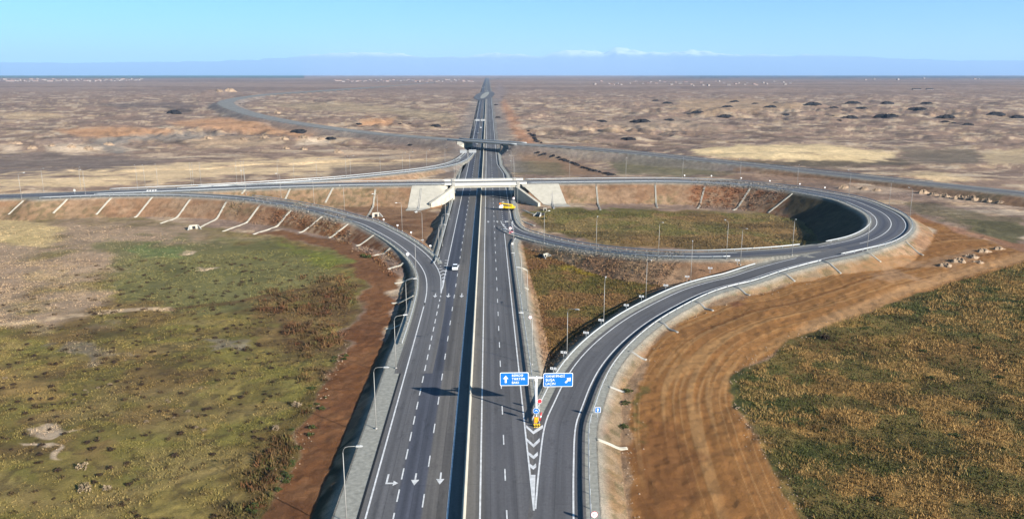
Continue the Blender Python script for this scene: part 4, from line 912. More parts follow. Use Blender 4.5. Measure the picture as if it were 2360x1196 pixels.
link('drum', m.mesh('drum', M['yellow']), t); m = MB()
for k in range(3): m.tube([(-.4 + k * .4, 0, .12), (-.4 + k * .4, 0, .36)], .19, 10)
link('stripe', m.mesh('stripe', M['black']), t)
# small markers along bends
def marker_pair():
    t = link('curve_marker', None)
    link('post', MB().tube([(0, 0, -.3), (0, 0, 1.55)], .05, 6).mesh('post', M['steel']), t)
    for s in (-1, 1):
        pl = link('plate', MB().box(s * .36, -.07, 1.55, .5, .05, .5).mesh('plate', M['white']), t); link('chevron', MB().prism([(s * .36 - .13, 1.36), (s * .36 + .04, 1.55), (s * .36 - .13, 1.74), (s * .36 + .0, 1.74), (s * .36 + .17, 1.55), (s * .36 + .0, 1.36)], 'y', -.11, -.10).mesh('chevron', M['black']), pl)
    return t
cm0 = marker_pair(); first = True
for i, (x, y) in enumerate([(1275,866),(1299,828),(1350.4,782),(1385,752.5),(1443,716.5),(1478,696),(1534,670),(1583,650),(1636,631.5),(1699,611.5)]):
    o = cm0 if first else copytree(cm0); first = False; o.location = tuple(map(float, hit(x, y))); o.rotation_euler = (0, 0, u_ - .3)
    tag(o, '{} twin plate curve marker from the direction signs up the right slip road'.format(ordn(i)), 'curve marker', 'curve markers along the right slip road')
def single_marker():
    t = link('marker_post', None); link('post', MB().tube([(0, 0, -.3), (0, 0, 1.7)], .06, 6).mesh('post', M['steel']), t); link('plate', MB().prism(rrect(.95, .7, .1), 'y', -.1, -.05).mesh('plate', M['white']), t).location = (0, 0, 1.6); return t
sm0 = single_marker(); first = True
def smark(rows, lab, grp):
    global first
    for i, (x, y) in enumerate(rows):
        o = sm0 if first else copytree(sm0); first = False; o.location = tuple(map(float, hit(x, y))); o.scale = (.7, .7, .8); o.rotation_euler = (0, 0, u_); tag(o, lab.format(ordn(i)), 'marker post', grp)
smark([(1577.5,409.5),(1639.3,410.5),(1708,416),(1774,422.5),(1843,430),(1900.7,438.5)], '{} white plate marker post from the left on the outer rim of the loop bend', 'white marker posts round the loop rim')
smark([(884.5,513),(916.5,527),(947.7,543),(992,575)], '{} small white marker from the left on the far edge of the left slip road', 'white markers at the left slip road')
t = round_sign('rear_facing_sign', 'white sign facing away on the left bank edge near the slip road bend', 940, 600, .6, 2.6, .55, M['white'], M['signback'])
t = round_sign('loop_speed_sign', 'white round sign on the shoulder under the right end of the overpass', 1184, 466, 0, 2.4, .55, M['white'], M['red'])
t = round_sign('loop_nose_sign', 'pink and red round sign at the tip of the narrow loop road nose', 1176, 536, 0, 2.2, .55, M['white'], M['red'])
t = thing('nose_barrier', 'red and white striped crash barrel group at the narrow loop road nose', 'crash barrel', P(1174, 538, 0), u_)
m = MB(); m2 = MB()
for k in range(3): m.tube([(k * .6, 0, 0), (k * .6, 0, .8)], .22, 10); m2.tube([(k * .6, 0, .3), (k * .6, 0, .55)], .23, 10)
link('barrel', m.mesh('barrel', M['red']), t); link('stripe', m2.mesh('stripe', M['white']), t)
t = round_sign('verge_sign', 'small pale sign seen from behind on the verge below the loop nose', 1181, 571, -.1, 1.9, .45, M['conc2'], M['signback']); t = round_sign('verge_round_sign', 'white round sign on the verge right of the highway beside the lamp halfway down', 1222, 745, -.1, 2.0, .42, M['white'], M['red'])
def gantry(name, label, px, py, w, h, panels, Z=None, legs=(0,)):
    q = hitbase(px, py) if Z is None else P(px, py, Z); t = thing(name, label, 'road sign', q, u_)
    m = MB()
    for lx in legs: m.tube([(lx, 0, -.5), (lx, 0, h)], .17, 8)
    link('mast', m.mesh('mast', M['lamp'], True), t); x0 = min([p[0] - p[1] / 2 for p in panels] + list(legs)); x1 = max([p[0] + p[1] / 2 for p in panels] + list(legs))
    link('crossbeam', MB().box((x0 + x1) / 2, 0, h - .2, x1 - x0, .24, .24).mesh('crossbeam', M['lamp']), t)
    for cx, pw, cz, ph in panels:
        pl = link('sign_panel', MB().prism([(a + cx, b + cz) for a, b in rrect(pw, ph, .2)], 'y', .18, .24).mesh('sign_panel', M['signback']), t); r = MB()
        for k in (-.3, 0, .3): r.box(cx, .14, cz + k * ph, pw * .96, .06, .08)
        link('bracket', r.mesh('bracket', M['steel']), pl)
gantry('direction_sign', 'grey backs of two direction signs on a T mast beyond the overpass', 1078.5, 377, 0, 8.6, [(-3.0, 4.6, 8.1, 2.0), (3.2, 5.0, 8.2, 2.0)], .4)
gantry('sign_gantry', 'pale portal gantry spanning the left carriageway far beyond the distant bridge', 1106, 293, 0, 7.6, [(-2.5, 4.4, 7.2, 1.8), (3.2, 4.4, 7.2, 1.8)], None, (-6, 6))
round_sign('overpass_sign', 'small pale sign on the overpass road at the far left', 173, 449, 6.1, 2.6, .6, M['conc2'], M['signback'])
t = thing('crash_barrel', 'dark and white crash barrels where the left slip road leaves the overpass road', 'crash barrel', P(351, 443.5, 6.15), u_)
m = MB(); m2 = MB()
for k in range(4): m.tube([(k * 1.1 - 2.2, k * .3, 0), (k * 1.1 - 2.2, k * .3, 1.1)], .45, 10); m2.tube([(k * 1.1 - 2.2, k * .3, .7), (k * 1.1 - 2.2, k * .3, 1.0)], .46, 10)
link('barrel', m.mesh('barrel', M['black']), t); link('stripe', m2.mesh('stripe', M['white']), t)
# ------------------------------------------------------------------ drainage chutes on the banks
def chute(a, b, label, group, w=1.1, mat='conc'):
    A = hit(*a) if a[1] > 0 else None; B = hit(*b); n = 14; t = np.linspace(0, 1, n); X = A[0] * (1 - t) + B[0] * t; Y = A[1] * (1 - t) + B[1] * t; Zt = heightq(X, Y)
    Zt = np.convolve(np.pad(Zt, 1, 'edge'), [.15, .7, .15], 'valid'); p = np.stack([X, Y, Zt + .06], 1); hw_ = w / 2
    me = ribbon_prof('drainage_chute', p, [(-hw_, -.3), (-hw_, .14), (-hw_ + .28 * w, .14), (-hw_ + .32 * w, .01), (hw_ - .32 * w, .01), (hw_ - .28 * w, .14), (hw_, .14), (hw_, -.3)], M[mat])
    return tag(link('drainage_chute', me), label, 'drainage chute', group)
for i, (a, b) in enumerate([((54,462.5),(20,495)),((156,459.5),(123,493)),((257,456),(222,496)),((352,454.5),(310,502)),((440,458),(370,516)),((523,463.5),(456,527)),((600,472),(513,534)),((672,484),(584,541)),((744,499),(688,537)),((802,517),(757,549)),((861,543),(820,567)),((900,573),(853,593)),((930,607),(894,621)),((951,640),(909,654.5)),((953,682),(902,700)),((936,745),(888,758))]):
    chute(a, b, '{} concrete drainage chute from the left down the left slip road bank'.format(ordn(i)), 'drainage chutes down the left bank', .75)
for i, (a, b) in enumerate([((866,430.5),(847,499)),((768,433),(750,468)),((669,435),(658,459.5)),((566,437.5),(557,448))]): chute(a, b, '{} narrow drainage chute left of the overpass down the bank behind the slip road'.format(ordn(i)), 'drainage chutes left of the overpass', .75)
for i, (a, b) in enumerate([((1374,425),(1384,485)),((1510,423.5),(1515,480)),((1625,427),(1607,481.5)),((1729,435.5),(1689,485)),((1826,447.5),(1770,492))]): chute(a, b, '{} drainage chute right of the overpass down the inner bank of the loop'.format(ordn(i)), 'drainage chutes inside the right loop', .7)
chute((971,432.5),(959,491), 'dark channel down the paved slope at the left end of the overpass', 'channels on the overpass slopes', .9, 'grey_conc'); chute((1270,425.5),(1277,482), 'dark channel down the paved slope at the right end of the overpass', 'channels on the overpass slopes', .9, 'grey_conc')
for i, (a, b) in enumerate([((1376,1015),(1446,1034)),((1404,893),(1442,905)),((1448,811),(1490,830)),((1518,742),(1562,767)),((1603,696),(1644,717)),((1689,661),(1728,681)),((1789,628),(1832,650)),((1893,602),(1938,631)),((1994,583),(2030,605)),((2087,558),(2128,589))]):
    chute(a, b, '{} short concrete chute from the camera down the outer bank of the right slip road'.format(ordn(i)), 'drainage chutes on the outer right bank', .5 if i else .7, 'grey_conc' if 1 <= i < 8 else 'conc')
for i, (a, b) in enumerate([((1204,484),(1232,495)),((1203,509),(1232,521)),((1204,663),(1216,668)),((1196,618),(1216,625))]): chute(a, b, '{} thin pale chute on the low bank right of the highway, counted from the overpass'.format(ordn(i)), 'thin chutes right of the highway', .8)
# culverts: headwall with a dark pipe mouth and sloping wings
def culvert(px, py, label, w=3.2, h=2.0, rz=0.0, wings=True):
    q = hit(px, py); t = thing('culvert', label, 'culvert', q, rz)
    r = .36 * h; n = 14; hole = [(r * math.cos(2 * math.pi * k / n), .95 * r + r * math.sin(2 * math.pi * k / n)) for k in range(n)]
    link('headwall', MB().box(-w/2 + (w/2 - r) / 2, 0, h / 2 - .2, w / 2 - r, .4, h + .4).box(w/2 - (w/2 - r) / 2, 0, h / 2 - .2, w / 2 - r, .4, h + .4).box(0, 0, h - (h - 1.95 * r) / 2, 2 * r, .396, h - 1.95 * r).mesh('headwall', M['conc']), t)
    link('pipe', MB().tube([(0, .1, .95 * r), (0, 2.5, .95 * r)], r * .98, 14).mesh('pipe', M['black']), t)
    for s in ((-1, 1) if wings else ()): link('wing_wall', MB().add([(s * w / 2, -.2, -.4), (s * w / 2, -.2, h), (s * (w / 2 + .9), -1.9, .2), (s * (w / 2 + .9), -1.9, -.4), (s * (w / 2 + .3), -.2, -.4), (s * (w / 2 + .3), -.2, h), (s * (w / 2 + 1.2), -1.9, .2), (s * (w / 2 + 1.2), -1.9, -.4)], [(0, 1, 2, 3), (4, 7, 6, 5), (1, 5, 6, 2), (2, 6, 7, 3), (0, 4, 5, 1), (0, 3, 7, 4)]).mesh('wing_wall', M['grey_conc']), t)
culvert(447, 528, 'white concrete culvert mouth at the foot of the left slip road bank', 2.8, 1.7, .5); culvert(866, 500, 'white culvert mouth with dark opening behind the left slip road near the paved slope', 2.8, 1.9, .6)
culvert(1256, 486, 'culvert with dark round opening at the foot of the right paved slope', 1.5, 1.3, 0, False); culvert(1243, 498, 'dark box culvert with a white side wall on the grass by the loop road', 2.0, 1.7, -.9); culvert(1256, 594, 'white culvert mouth in the brown grass of the triangle below the loop road', 2.0, 1.4, .9)
# ------------------------------------------------------------------ vehicles (local +Y = forward)
def car(label, q, rz, paint, s=1.0):
    t = thing('car', label, 'car', q, rz)
    prof = [(-2.15,.32),(-2.2,.62),(-2.1,.88),(-1.5,.98),(1.0,.98),(1.9,.86),(2.15,.68),(2.2,.34)]
    link('body', MB().prism(prof, 'x', -.88, .88).mesh('body', paint, bevel=.06), t)
    m = MB(); a = [(-1.75,.97),(-1.25,1.42),(.25,1.44),(1.05,.97)]; o = [(-.80, p) for p in a] ; 
    V = [(-.80, a[0][0], a[0][1]), (-.66, a[1][0], a[1][1]), (-.66, a[2][0], a[2][1]), (-.80, a[3][0], a[3][1]), (.80, a[0][0], a[0][1]), (.66, a[1][0], a[1][1]), (.66, a[2][0], a[2][1]), (.80, a[3][0], a[3][1])]
    link('window', MB().add(V, [(0, 3, 2, 1), (4, 5, 6, 7), (2, 3, 7, 6), (0, 1, 5, 4), (1, 2, 6, 5)]).mesh('window', M['glass']), t)
    link('roof', MB().box(0, -.5, 1.445, 1.3, 1.5, .05).mesh('roof', paint, bevel=.02), t)
    for x in (-.86, .86):
        for y in (-1.35, 1.35):
            w = link('wheel', MB().tube([(x - .1, y, .32), (x + .1, y, .32)], .32, 14).mesh('wheel', M['black'], False), t); link('rim', MB().tube([(x + .105 * (1 if x > 0 else -1), y, .32), (x + .13 * (1 if x > 0 else -1), y, .32)], .19, 10).mesh('rim', M['steel']), w)
    for x in (-.6, .6): link('headlight', MB().box(x, 2.19, .66, .36, .06, .16).mesh('headlight', M['lampglass']), t); link('tail_light', MB().box(x, -2.19, .74, .34, .06, .16).mesh('tail_light', M['red']), t)
    return t
fwd = u_
car('white car driving towards the camera beside the striped nose of the left slip road', P(1049, 620.5, .02), fwd + math.pi, M['carwhite'])
for x, y, lab, pt in [(1108,295.5,'small white vehicle on the left carriageway beyond the distant bridge',M['carwhite']),(1102,308.5,'dark grey car on the left carriageway just beyond the distant bridge',M['car_grey']),(1112,203,'left of the two tiny white cars far away near the horizon',M['carwhite']),(1116.5,202,'right of the two tiny white cars far away near the horizon',M['carwhite']),(1099,333,'grey car in the shade under the distant bridge',M['car_grey'])]:
    q = hitbase(x, y); q[2] = float(eY(q[1])) + .03; car(lab, q, fwd + math.pi, pt)
# yellow truck with a raised boom on the right shoulder
tq = P(1167.5, 484.5, .02); t = thing('crane_truck', 'yellow truck with a white cab and raised boom on the right shoulder before the overpass', 'truck', tq, u_ + math.radians(76))
link('chassis', MB().box(0, 0, .75, 1.9, 6.6, .3).mesh('chassis', M['black']), t)
cb = link('cab', MB().prism([(1.6,.9),(3.2,.9),(3.3,1.6),(2.9,2.35),(1.7,2.4)], 'x', -.98, .98).mesh('cab', M['carwhite'], bevel=.05), t); link('windscreen', MB().box(0, 3.16, 1.9, 1.7, .06, .6, 0, .45).mesh('windscreen', M['glass']), cb)
link('bed', MB().box(0, -1.2, 1.25, 2.0, 5.2, .5).box(.95, -1.2, 1.65, .08, 5.2, .4).box(-.95, -1.2, 1.65, .08, 5.2, .4).mesh('bed', M['yellow']), t)
link('boom', MB().tube([(0, -2.6, 1.6), (0, -2.6, 2.6)], .35, 10).tube([(0, -2.8, 2.4), (0, .4, 2.75), (0, 2.6, 3.0)], [.3, .26, .2], 8).mesh('boom', M['yellow']), t); link('basket', MB().box(0, 2.9, 2.85, 1.3, .7, .6).mesh('basket', M['orange']), t)
for y in (2.3, -1.6, -2.9):
    for x in (-.92, .92): link('wheel', MB().tube([(x - .15, y, .5), (x + .15, y, .5)], .5, 14).mesh('wheel', M['black']), t)
# ------------------------------------------------------------------ heaps, rubble, houses on the plain
def heap_mesh(seed, mat, flat=1.0, lump=.35):
    r = np.random.default_rng(seed); n, k = 26, 7; m = MB(); v = [(0, 0, 1.0 * flat)]
    ph = r.uniform(0, 6.28, 6); am = r.uniform(.03, .16, 6)
    for j in range(1, k + 1):
        f = j / k
        for i in range(n):
            a = 2 * math.pi * i / n; rad = f * (1 + sum(am[q] * math.sin((q + 1) * a + ph[q]) for q in range(6)))
            z = flat * (math.cos(min(1, max(0, (f - .3) / .7)) * math.pi / 2) ** .8) * (1 + r.uniform(-lump, lump) * (1 if 0 < f < 1 else 0)) - (.12 if j == k else 0)
            v.append((rad * math.cos(a), rad * math.sin(a), z))
    fs = [(0, 1 + i, 1 + (i + 1) % n) for i in range(n)]
    for j in range(k - 1):
        for i in range(n): a = 1 + j * n + i; b = 1 + j * n + (i + 1) % n; fs.append((a, a + n, b + n, b))
    return m.add(v, fs).mesh('low_mound', mat)
HM = [heap_mesh(s, M['heap']) for s in (1, 2, 3)]; RMs = [heap_mesh(s, M['rubble'], .9, .8) for s in (5, 6, 7)]
def heap(px, py, wpx, label, group, meshes, hk=.42, cat='earth heap', dk=.6, name='low_mound'):
    q = hit(px, py); dist = math.hypot(q[0], q[1]); w = wpx * dist / F; o = link(name, meshes[int(px * 7 + py) % len(meshes)]); o.location = tuple(map(float, q)); o.location[2] -= .1
    o.scale = (w / 2, w / 2 * dk, max(.5, w * hk)); o.rotation_euler = (0, 0, (px % 7) * .12 - .4); return tag(o, label, cat, group)
hp = [(395,400,55),(345,435,60),(137,472,72),(325,503,85),(640,436,70),(670,405,32),(920,418,85),(1190,411,82),(1068,441,50),(1425,413,80),(1178,512,100),(1430,505,120),(1638,457,100),(1255,447,70),(1700,413,56),(1835,505,90),(1825,535,42),(1975,555,58),(2165,489,100),(2310,510,85),(1100,527,36),(1885,543,26),(1062,495,20),(740,491,55),(530,413,40)]
hl = sorted([(1560 + x / 2.95, 100 + y / 2.95, w / 2.95) for x, y, w in hp] + [(1478,282,37),(1449,322,28),(1386,281,22),(1542,278,20),(1511,233,14),(1537,239,20)])
for i, (x, y, w) in enumerate(hl): heap(x, y, w * 1.25, '{} dark pit built as a black heap from the left across the right hand plain'.format(ordn(i)), 'dark pits built as heaps on the right plain', HM, .12)  # pits modelled as low mounds, their darkness put into the colour
for i, (x, y, w) in enumerate([(690,307,40),(763,321,26),(827,287,15),(922,286,9),(944,286,10),(1005,292,24),(946,335,14),(1143,243,10),(1148,272,14),(400,262,34),(552,241,7)]): heap(x, y, w, '{} dark shade patch built as a mound left of the highway near the service road'.format(ordn(i)), 'dark shade patches built as mounds beside the service road', HM, .17)  # pit shade and bank shadows put in as near-black mounds
for i, (x, y, w) in enumerate([(2126,446,28),(2150,451,22),(2178,455,26),(2210,459,30),(2240,462,34),(2275,466,24),(2304,468,18),(1945,434,24),(1990,437,20),(2020,440,20)]): heap(x, y, w, '{} pale rubble pile beyond the loop bend below the service road'.format(ordn(i)), 'pale rubble piles beyond the loop', RMs, .2, 'rubble pile', .45, 'rubble_pile')
for i, (x, y, w) in enumerate([(2180,612,30),(2210,603,36),(2240,594,32),(2265,580,30),(2300,575,26),(2255,606,24)]): heap(x, y, w, '{} brown soil pile by the dirt track junction at the right edge'.format(ordn(i)), 'soil piles at the dirt track junction', RMs, .16, 'soil pile', .6, 'soil_pile')
heap(1902, 782, 15, 'dark bush like lump standing alone at the edge of the orange dirt road', None, HM, .5, 'bush', .8, 'dark_lump') if False else None
for i, (a, b) in enumerate([(40,333),(75,343),(120,338),(165,340),(205,345),(250,336),(480,320),(560,322),(610,318),(655,322),(700,318),(740,322),(660,344),(700,346),(780,352),(640,262),(505,212),(530,212)]): heap(a, b, 16 + (a % 9), '{} low pale earth pile in the broken ground left of the service road'.format(ordn(i)), 'pale earth piles in the left broken ground', RMs, .2, 'earth pile', .5, 'earth_pile')
# line of dug trench lumps behind the overpass road on the right
def trench(rows, lab, grp):
    pts = smooth([hit(a, b) for a, b in rows], 3.0); n = 0; u = arclen(pts); L = u[-1]; s = 0
    while s < L:
        i = int(np.argmin(np.abs(u - s))); q = pts[i]; w = 1.7 + (n * 37 % 10) * .2; o = link('trench_spoil', HM[n % 3]); o.location = (float(q[0]), float(q[1]), float(heightq(q[0], q[1])[0]) - .1); o.scale = (w, w * .6, .9); o.rotation_euler = (0, 0, n * .7); tag(o, lab.format(ordn(n)), 'spoil lump', grp); n += 1; s += 5.5 + (n % 3) * 1.2
trench([(1240,353),(1290,365),(1340,386),(1372,395),(1420,406)], '{} dark spoil lump from the far end of the trench behind the overpass', 'trench spoil behind the overpass road')
trench([(1218,303),(1228,312),(1236,326),(1250,331)], '{} dark spoil lump of the orange cutting right of the distant highway', 'spoil lumps of the orange cutting')
def house_mesh(w, d, h, rh, wall, roof):
    m = MB().box(0, 0, h / 2, w, d, h); a = m.mesh('house', wall); b = MB().prism([(-d / 2 - .4, h), (d / 2 + .4, h), (0, h + rh)], 'x', -w / 2 - .4, w / 2 + .4).mesh('roof', roof); bm = bmesh.new(); bm.from_mesh(a); bm.from_mesh(b); nf_ = len(a.polygons)
    me = bpy.data.meshes.new('house'); bm.to_mesh(me); bm.free(); me.materials.append(wall); me.materials.append(roof)
    for p in me.polygons: p.material_index = 0 if p.index < nf_ else 1
    return me
HS = [house_mesh(16, 11, 5, 3, M['wall'], M['roof2']), house_mesh(22, 12, 4.5, 3, M['wall'], M['roof']), house_mesh(12, 10, 7, 3, M['wall'], M['roof2'])]
def houses(n, x0, x1, ya, yb, lab, grp, seed, sc=1.0):
    r = random.Random(seed)
    for i in range(n):
        x = x0 + (x1 - x0) * ((i + r.random() * .9) / n); y = r.uniform(ya, yb); q = hit(x, y); o = link('house', HS[r.randrange(3)]); o.location = tuple(map(float, q)); o.rotation_euler = (0, 0, r.uniform(-.5, .5)); k = sc * r.uniform(.7, 1.25); o.scale = (k, k, k); tag(o, lab, 'house', grp)
houses(60, -20, 330, 183.5, 189, 'small pale house of the village scattered along the far left horizon', 'village houses at the far left', 3, .72); houses(50, 770, 1095, 185, 190, 'small pale house of the village left of where the highway vanishes', 'village houses left of the highway', 4, .62); houses(42, 1365, 1830, 187.5, 199, 'small white house of the settlement on the far right plain', 'settlement houses on the right plain', 5, .55)
houses(7, 1960, 2300, 182, 186, 'tiny pale building near the wooded right horizon', 'buildings at the right horizon', 6, .8)
for x, w_, lab in ((2112, 20, 'left of the two low dark sheds on the far right plain'), (2142, 16, 'right of the two low dark sheds on the far right plain')):
    t = hit(x, 208); o = link('farm_shed', house_mesh(w_, 7, 2.4, 1.6, M['roof2'], M['heap'])); o.location = tuple(map(float, t)); o.rotation_euler = (0, 0, -.1); tag(o, lab, 'shed')
SKY_AIR = 1.0; SKY_DUST = 0.6; SKY_OZ = 2.0; SKY_STR = 0.06; EXPOSURE = 1.1
HAZE = 3.0e-5; HAZE_COL = (.45, .68, 1.0)
SKY_AIR = .8; SKY_DUST = 0.0; SKY_OZ = 3.0; SKY_STR = 0.05; EXPOSURE = 1.45; SKY_TINT = (.40, .86, 1.0)
HAZE = 4.0e-5; HAZE_COL = (.42, .66, 1.0)
# ------------------------------------------------------------------ vegetation
def world_poly(poly): return [tuple(hitbase(a, b)[:2]) for a, b in poly]
def sample(poly, dens, maxn, ref=130.0, seed=1, power=1.0):
    r = np.random.default_rng(seed); wp = world_poly(poly); xs = [a for a, b in wp]; ys = [b for a, b in wp]
    area = (max(xs) - min(xs)) * (max(ys) - min(ys)); n = int(min(area * dens, 3000000)); X = r.uniform(min(xs), max(xs), n); Y = r.uniform(min(ys), max(ys), n)
    k = inpoly(X, Y, wp); X, Y = X[k], Y[k]
    k = r.random(len(X)) < np.minimum(1, (ref / np.maximum(np.hypot(X, Y), 1)) ** power); X, Y = X[k], Y[k]
    px, py = project(X, Y, np.full(len(X), -2.0)); k = (px > -330) & (px < 2690) & (py < 1420); X, Y = X[k], Y[k]
    g, b_, md, s_ = None, None, None, None
    return X[:maxn], Y[:maxn]
def tufts(name, label, X, Y, h, pal, seed, blades=5, wk=.16, spread=.28, mat='grass', warp=9.0, hv=.5, gmix=.6):
    r = np.random.default_rng(seed); n = len(X); Z = heightq(X, Y)
    hh = h * r.uniform(1 - hv, 1 + hv, n) * (.65 + .8 * fbm(X / 5, Y / 5, seed, 3)); d = np.hypot(X, Y); grow = np.clip(d / 150, 1, 1.8)
    nz = fbm(X / warp, Y / warp, seed + 3, 4) + r.normal(0, .055, n); pal = np.array(pal); t = np.clip((nz - .3) / .4, 0, .999) * (len(pal) - 1); i0 = t.astype(int); f = (t - i0)[:, None]; col = pal[i0] * (1 - f) + pal[np.minimum(i0 + 1, len(pal) - 1)] * f
    ii = np.clip(np.searchsorted(rr, np.hypot(X, Y)), 0, NR - 1); jj = np.clip(np.searchsorted(th, np.arctan2(X, Y)), 0, NT - 1); col = col * (1 - gmix) + C.reshape(NR, NT, 3)[ii, jj] * gmix * 1.12; col = col * r.uniform(.75, 1.25, (n, 1))
    N_ = n * blades; x = np.repeat(X, blades) + r.normal(0, spread, N_) * np.repeat(grow, blades); y = np.repeat(Y, blades) + r.normal(0, spread, N_) * np.repeat(grow, blades); z = np.repeat(Z, blades) - .04; h_ = np.repeat(hh, blades) * r.uniform(.6, 1.2, N_); a = r.uniform(0, 2 * math.pi, N_); w = wk * np.repeat(grow, blades) * r.uniform(.6, 1.4, N_); lx = r.normal(0, .33, N_) * h_; ly = r.normal(0, .33, N_) * h_
    V = np.empty((N_, 3, 3)); V[:, 0] = np.stack([x - np.cos(a) * w, y - np.sin(a) * w, z], 1); V[:, 1] = np.stack([x + np.cos(a) * w, y + np.sin(a) * w, z], 1); V[:, 2] = np.stack([x + lx, y + ly, z + h_], 1)
    c = np.repeat(np.repeat(col, blades, 0) * r.uniform(.85, 1.15, (N_, 1)), 3, 0)
    o = link(name, mesh_np(name, V.reshape(-1, 3), np.arange(N_ * 3).reshape(-1, 3), M[mat], np.clip(c, 0, 1))); o['kind'] = 'stuff'; o['label'] = label; o['category'] = 'grass'; return o
OL = (.100, .088, .022); GR = (.066, .070, .020); GD = (.052, .064, .017); ST = (.25, .165, .07); STP = (.30, .215, .12); BR = (.085, .044, .020); BD = (.036, .020, .012); GO = (.19, .105, .035); RD = (.11, .035, .018)
LFP = [(-400,700),(0,600),(300,590),(620,575),(790,600),(820,680),(780,790),(730,900),(650,1080),(590,1230),(500,1420),(-600,1420)]
X, Y = sample(LFP, 2.6, 90000, 125, 5, 1.3); kk = (base(X, Y) > -99) & (fbm(X / 5, Y / 5, 61, 3) > .40); X, Y = X[kk], Y[kk]; tufts('field_grass', 'short olive and straw coloured grass covering the left field', X, Y, .20, [BR, OL, GR, OL, BR, GR, OL, GO], 21, 5, .11, .30, gmix=.8)
X, Y = sample([(-400,520),(300,520),(520,570),(330,600),(240,700),(0,740),(-400,800)], 1.2, 22000, 130, 6, 1.2); tufts('dry_grass', 'dry pinkish tan grass in the upper left field', X, Y, .20, [(.20,.14,.10), (.26,.19,.115), (.17,.12,.085), (.30,.22,.12)], 22, 4, .10, .3)
RFP = [(1890,1230),(1800,1085),(1742,1000),(1702,905),(1708,866),(1795,808),(1905,757),(2005,721),(2105,687),(2205,647),(2420,590),(2700,620),(2700,1400),(2020,1400)]
X, Y = sample(RFP, 4.0, 60000, 130, 7, 1.3); nl = fbm(X / 6, Y / 6, 221, 4); rk = np.random.default_rng(3).random(len(X)); gz = fbm(X / 22, Y / 22, 33, 3)
k = (nl > .415 + .10 * (gz > .56)) & (rk < .50 + 2.4 * (nl - .40)); tufts('tall_dry_grass', 'tall golden brown dry grass covering the lower right field', X[k], Y[k], .44, [(.16,.10,.035), GO, (.31,.18,.062), (.36,.22,.075), (.26,.15,.05), (.40,.26,.10), (.30,.18,.065), (.14,.11,.03)], 23, 6, .065, .40, gmix=.2); k = (~k) & (rk < .75); tufts('green_grass', 'dark green grass patches in the lower right field', X[k], Y[k], .34, [GD, (.075,.088,.022), GD, (.065,.085,.02), OL, GD, (.085,.09,.024), (.12,.09,.03)], 24, 6, .075, .38, gmix=.3)
TRP = [(1215,575),(1300,585),(1500,612),(1600,616),(1560,645),(1440,705),(1340,790),(1275,860),(1250,850)]
X, Y = sample(TRP, 2.6, 26000, 160, 8, 1.1); tufts('scrub_grass', 'rusty brown and green scrub grass in the triangle between highway and slip road', X, Y, .28, [BD, BR, GO, OL, GR, BR, RD, OL], 25, 5, .11, .34, gmix=.75)
LIP = [(1225,495),(1290,486),(1500,489),(1690,492),(1800,498),(1880,520),(1880,556),(1840,570),(1600,574),(1400,560),(1270,530)]
X, Y = sample(LIP, 1.6, 26000, 170, 9, 1.1); tufts('loop_grass', 'olive and brown grass inside the right loop', X, Y, .26, [BR, OL, GR, GO, OL, GD, GO], 26, 4, .13, .4, gmix=.8)
BP = [(560,690),(700,640),(815,640),(822,700),(780,800),(740,900),(660,1080),(590,1240),(470,1260),(600,1040),(690,900),(700,800),(640,760)]
X, Y = sample(BP, .50, 3800, 140, 10, 1.1)
nb = fbm(X / 8, Y / 8, 77, 3); k = nb > .47; X, Y = X[k], Y[k]
tufts('brushwood', 'dense reddish brown brushwood beside the red dirt track', X, Y, .62, [BD, RD, BD, BR, GD, RD, BR], 27, 26, .10, .48, 'leaf', 7.0, gmix=.35)
SB = [(-200,470),(0,467),(250,462),(500,470),(700,492),(860,560),(840,560),(700,520),(500,500),(300,488),(0,486),(-200,487)]
X, Y = sample([(1590,440),(1720,446),(1840,462),(1800,486),(1700,484),(1600,478)], .9, 5000, 260, 12, .5); tufts('bank_weeds', 'rusty weeds on the inner bank of the right loop', X, Y, .38, [BR, RD, (.20,.075,.03), BD, RD], 29, 5, .14, .4, 'leaf', 6, gmix=.75)
X, Y = sample([(560,470),(700,492),(840,540),(930,610),(900,640),(830,580),(740,535),(600,520),(520,500)], .9, 9000, 260, 13, .5); nb = fbm(X / 9, Y / 9, 79, 3); k = nb > .48; tufts('bank_weeds', 'rusty brown weeds on the left slip road bank', X[k], Y[k], .4, [BR, RD, BD, OL, BR], 30, 5, .14, .4, 'leaf', 6, gmix=.65)
X, Y = sample([(0,640),(300,600),(620,590),(790,650),(780,790),(640,1000),(560,1196),(-300,1300),(-300,760)], .035, 1500, 150, 15, .6)
tufts('low_shrubs', 'countless low dark brown clumps dotted over the left field', X, Y, .42, [BD, (.05,.034,.018), BD, (.06,.04,.02)], 31, 20, .10, .26, 'leaf', 6, .4, gmix=.1)
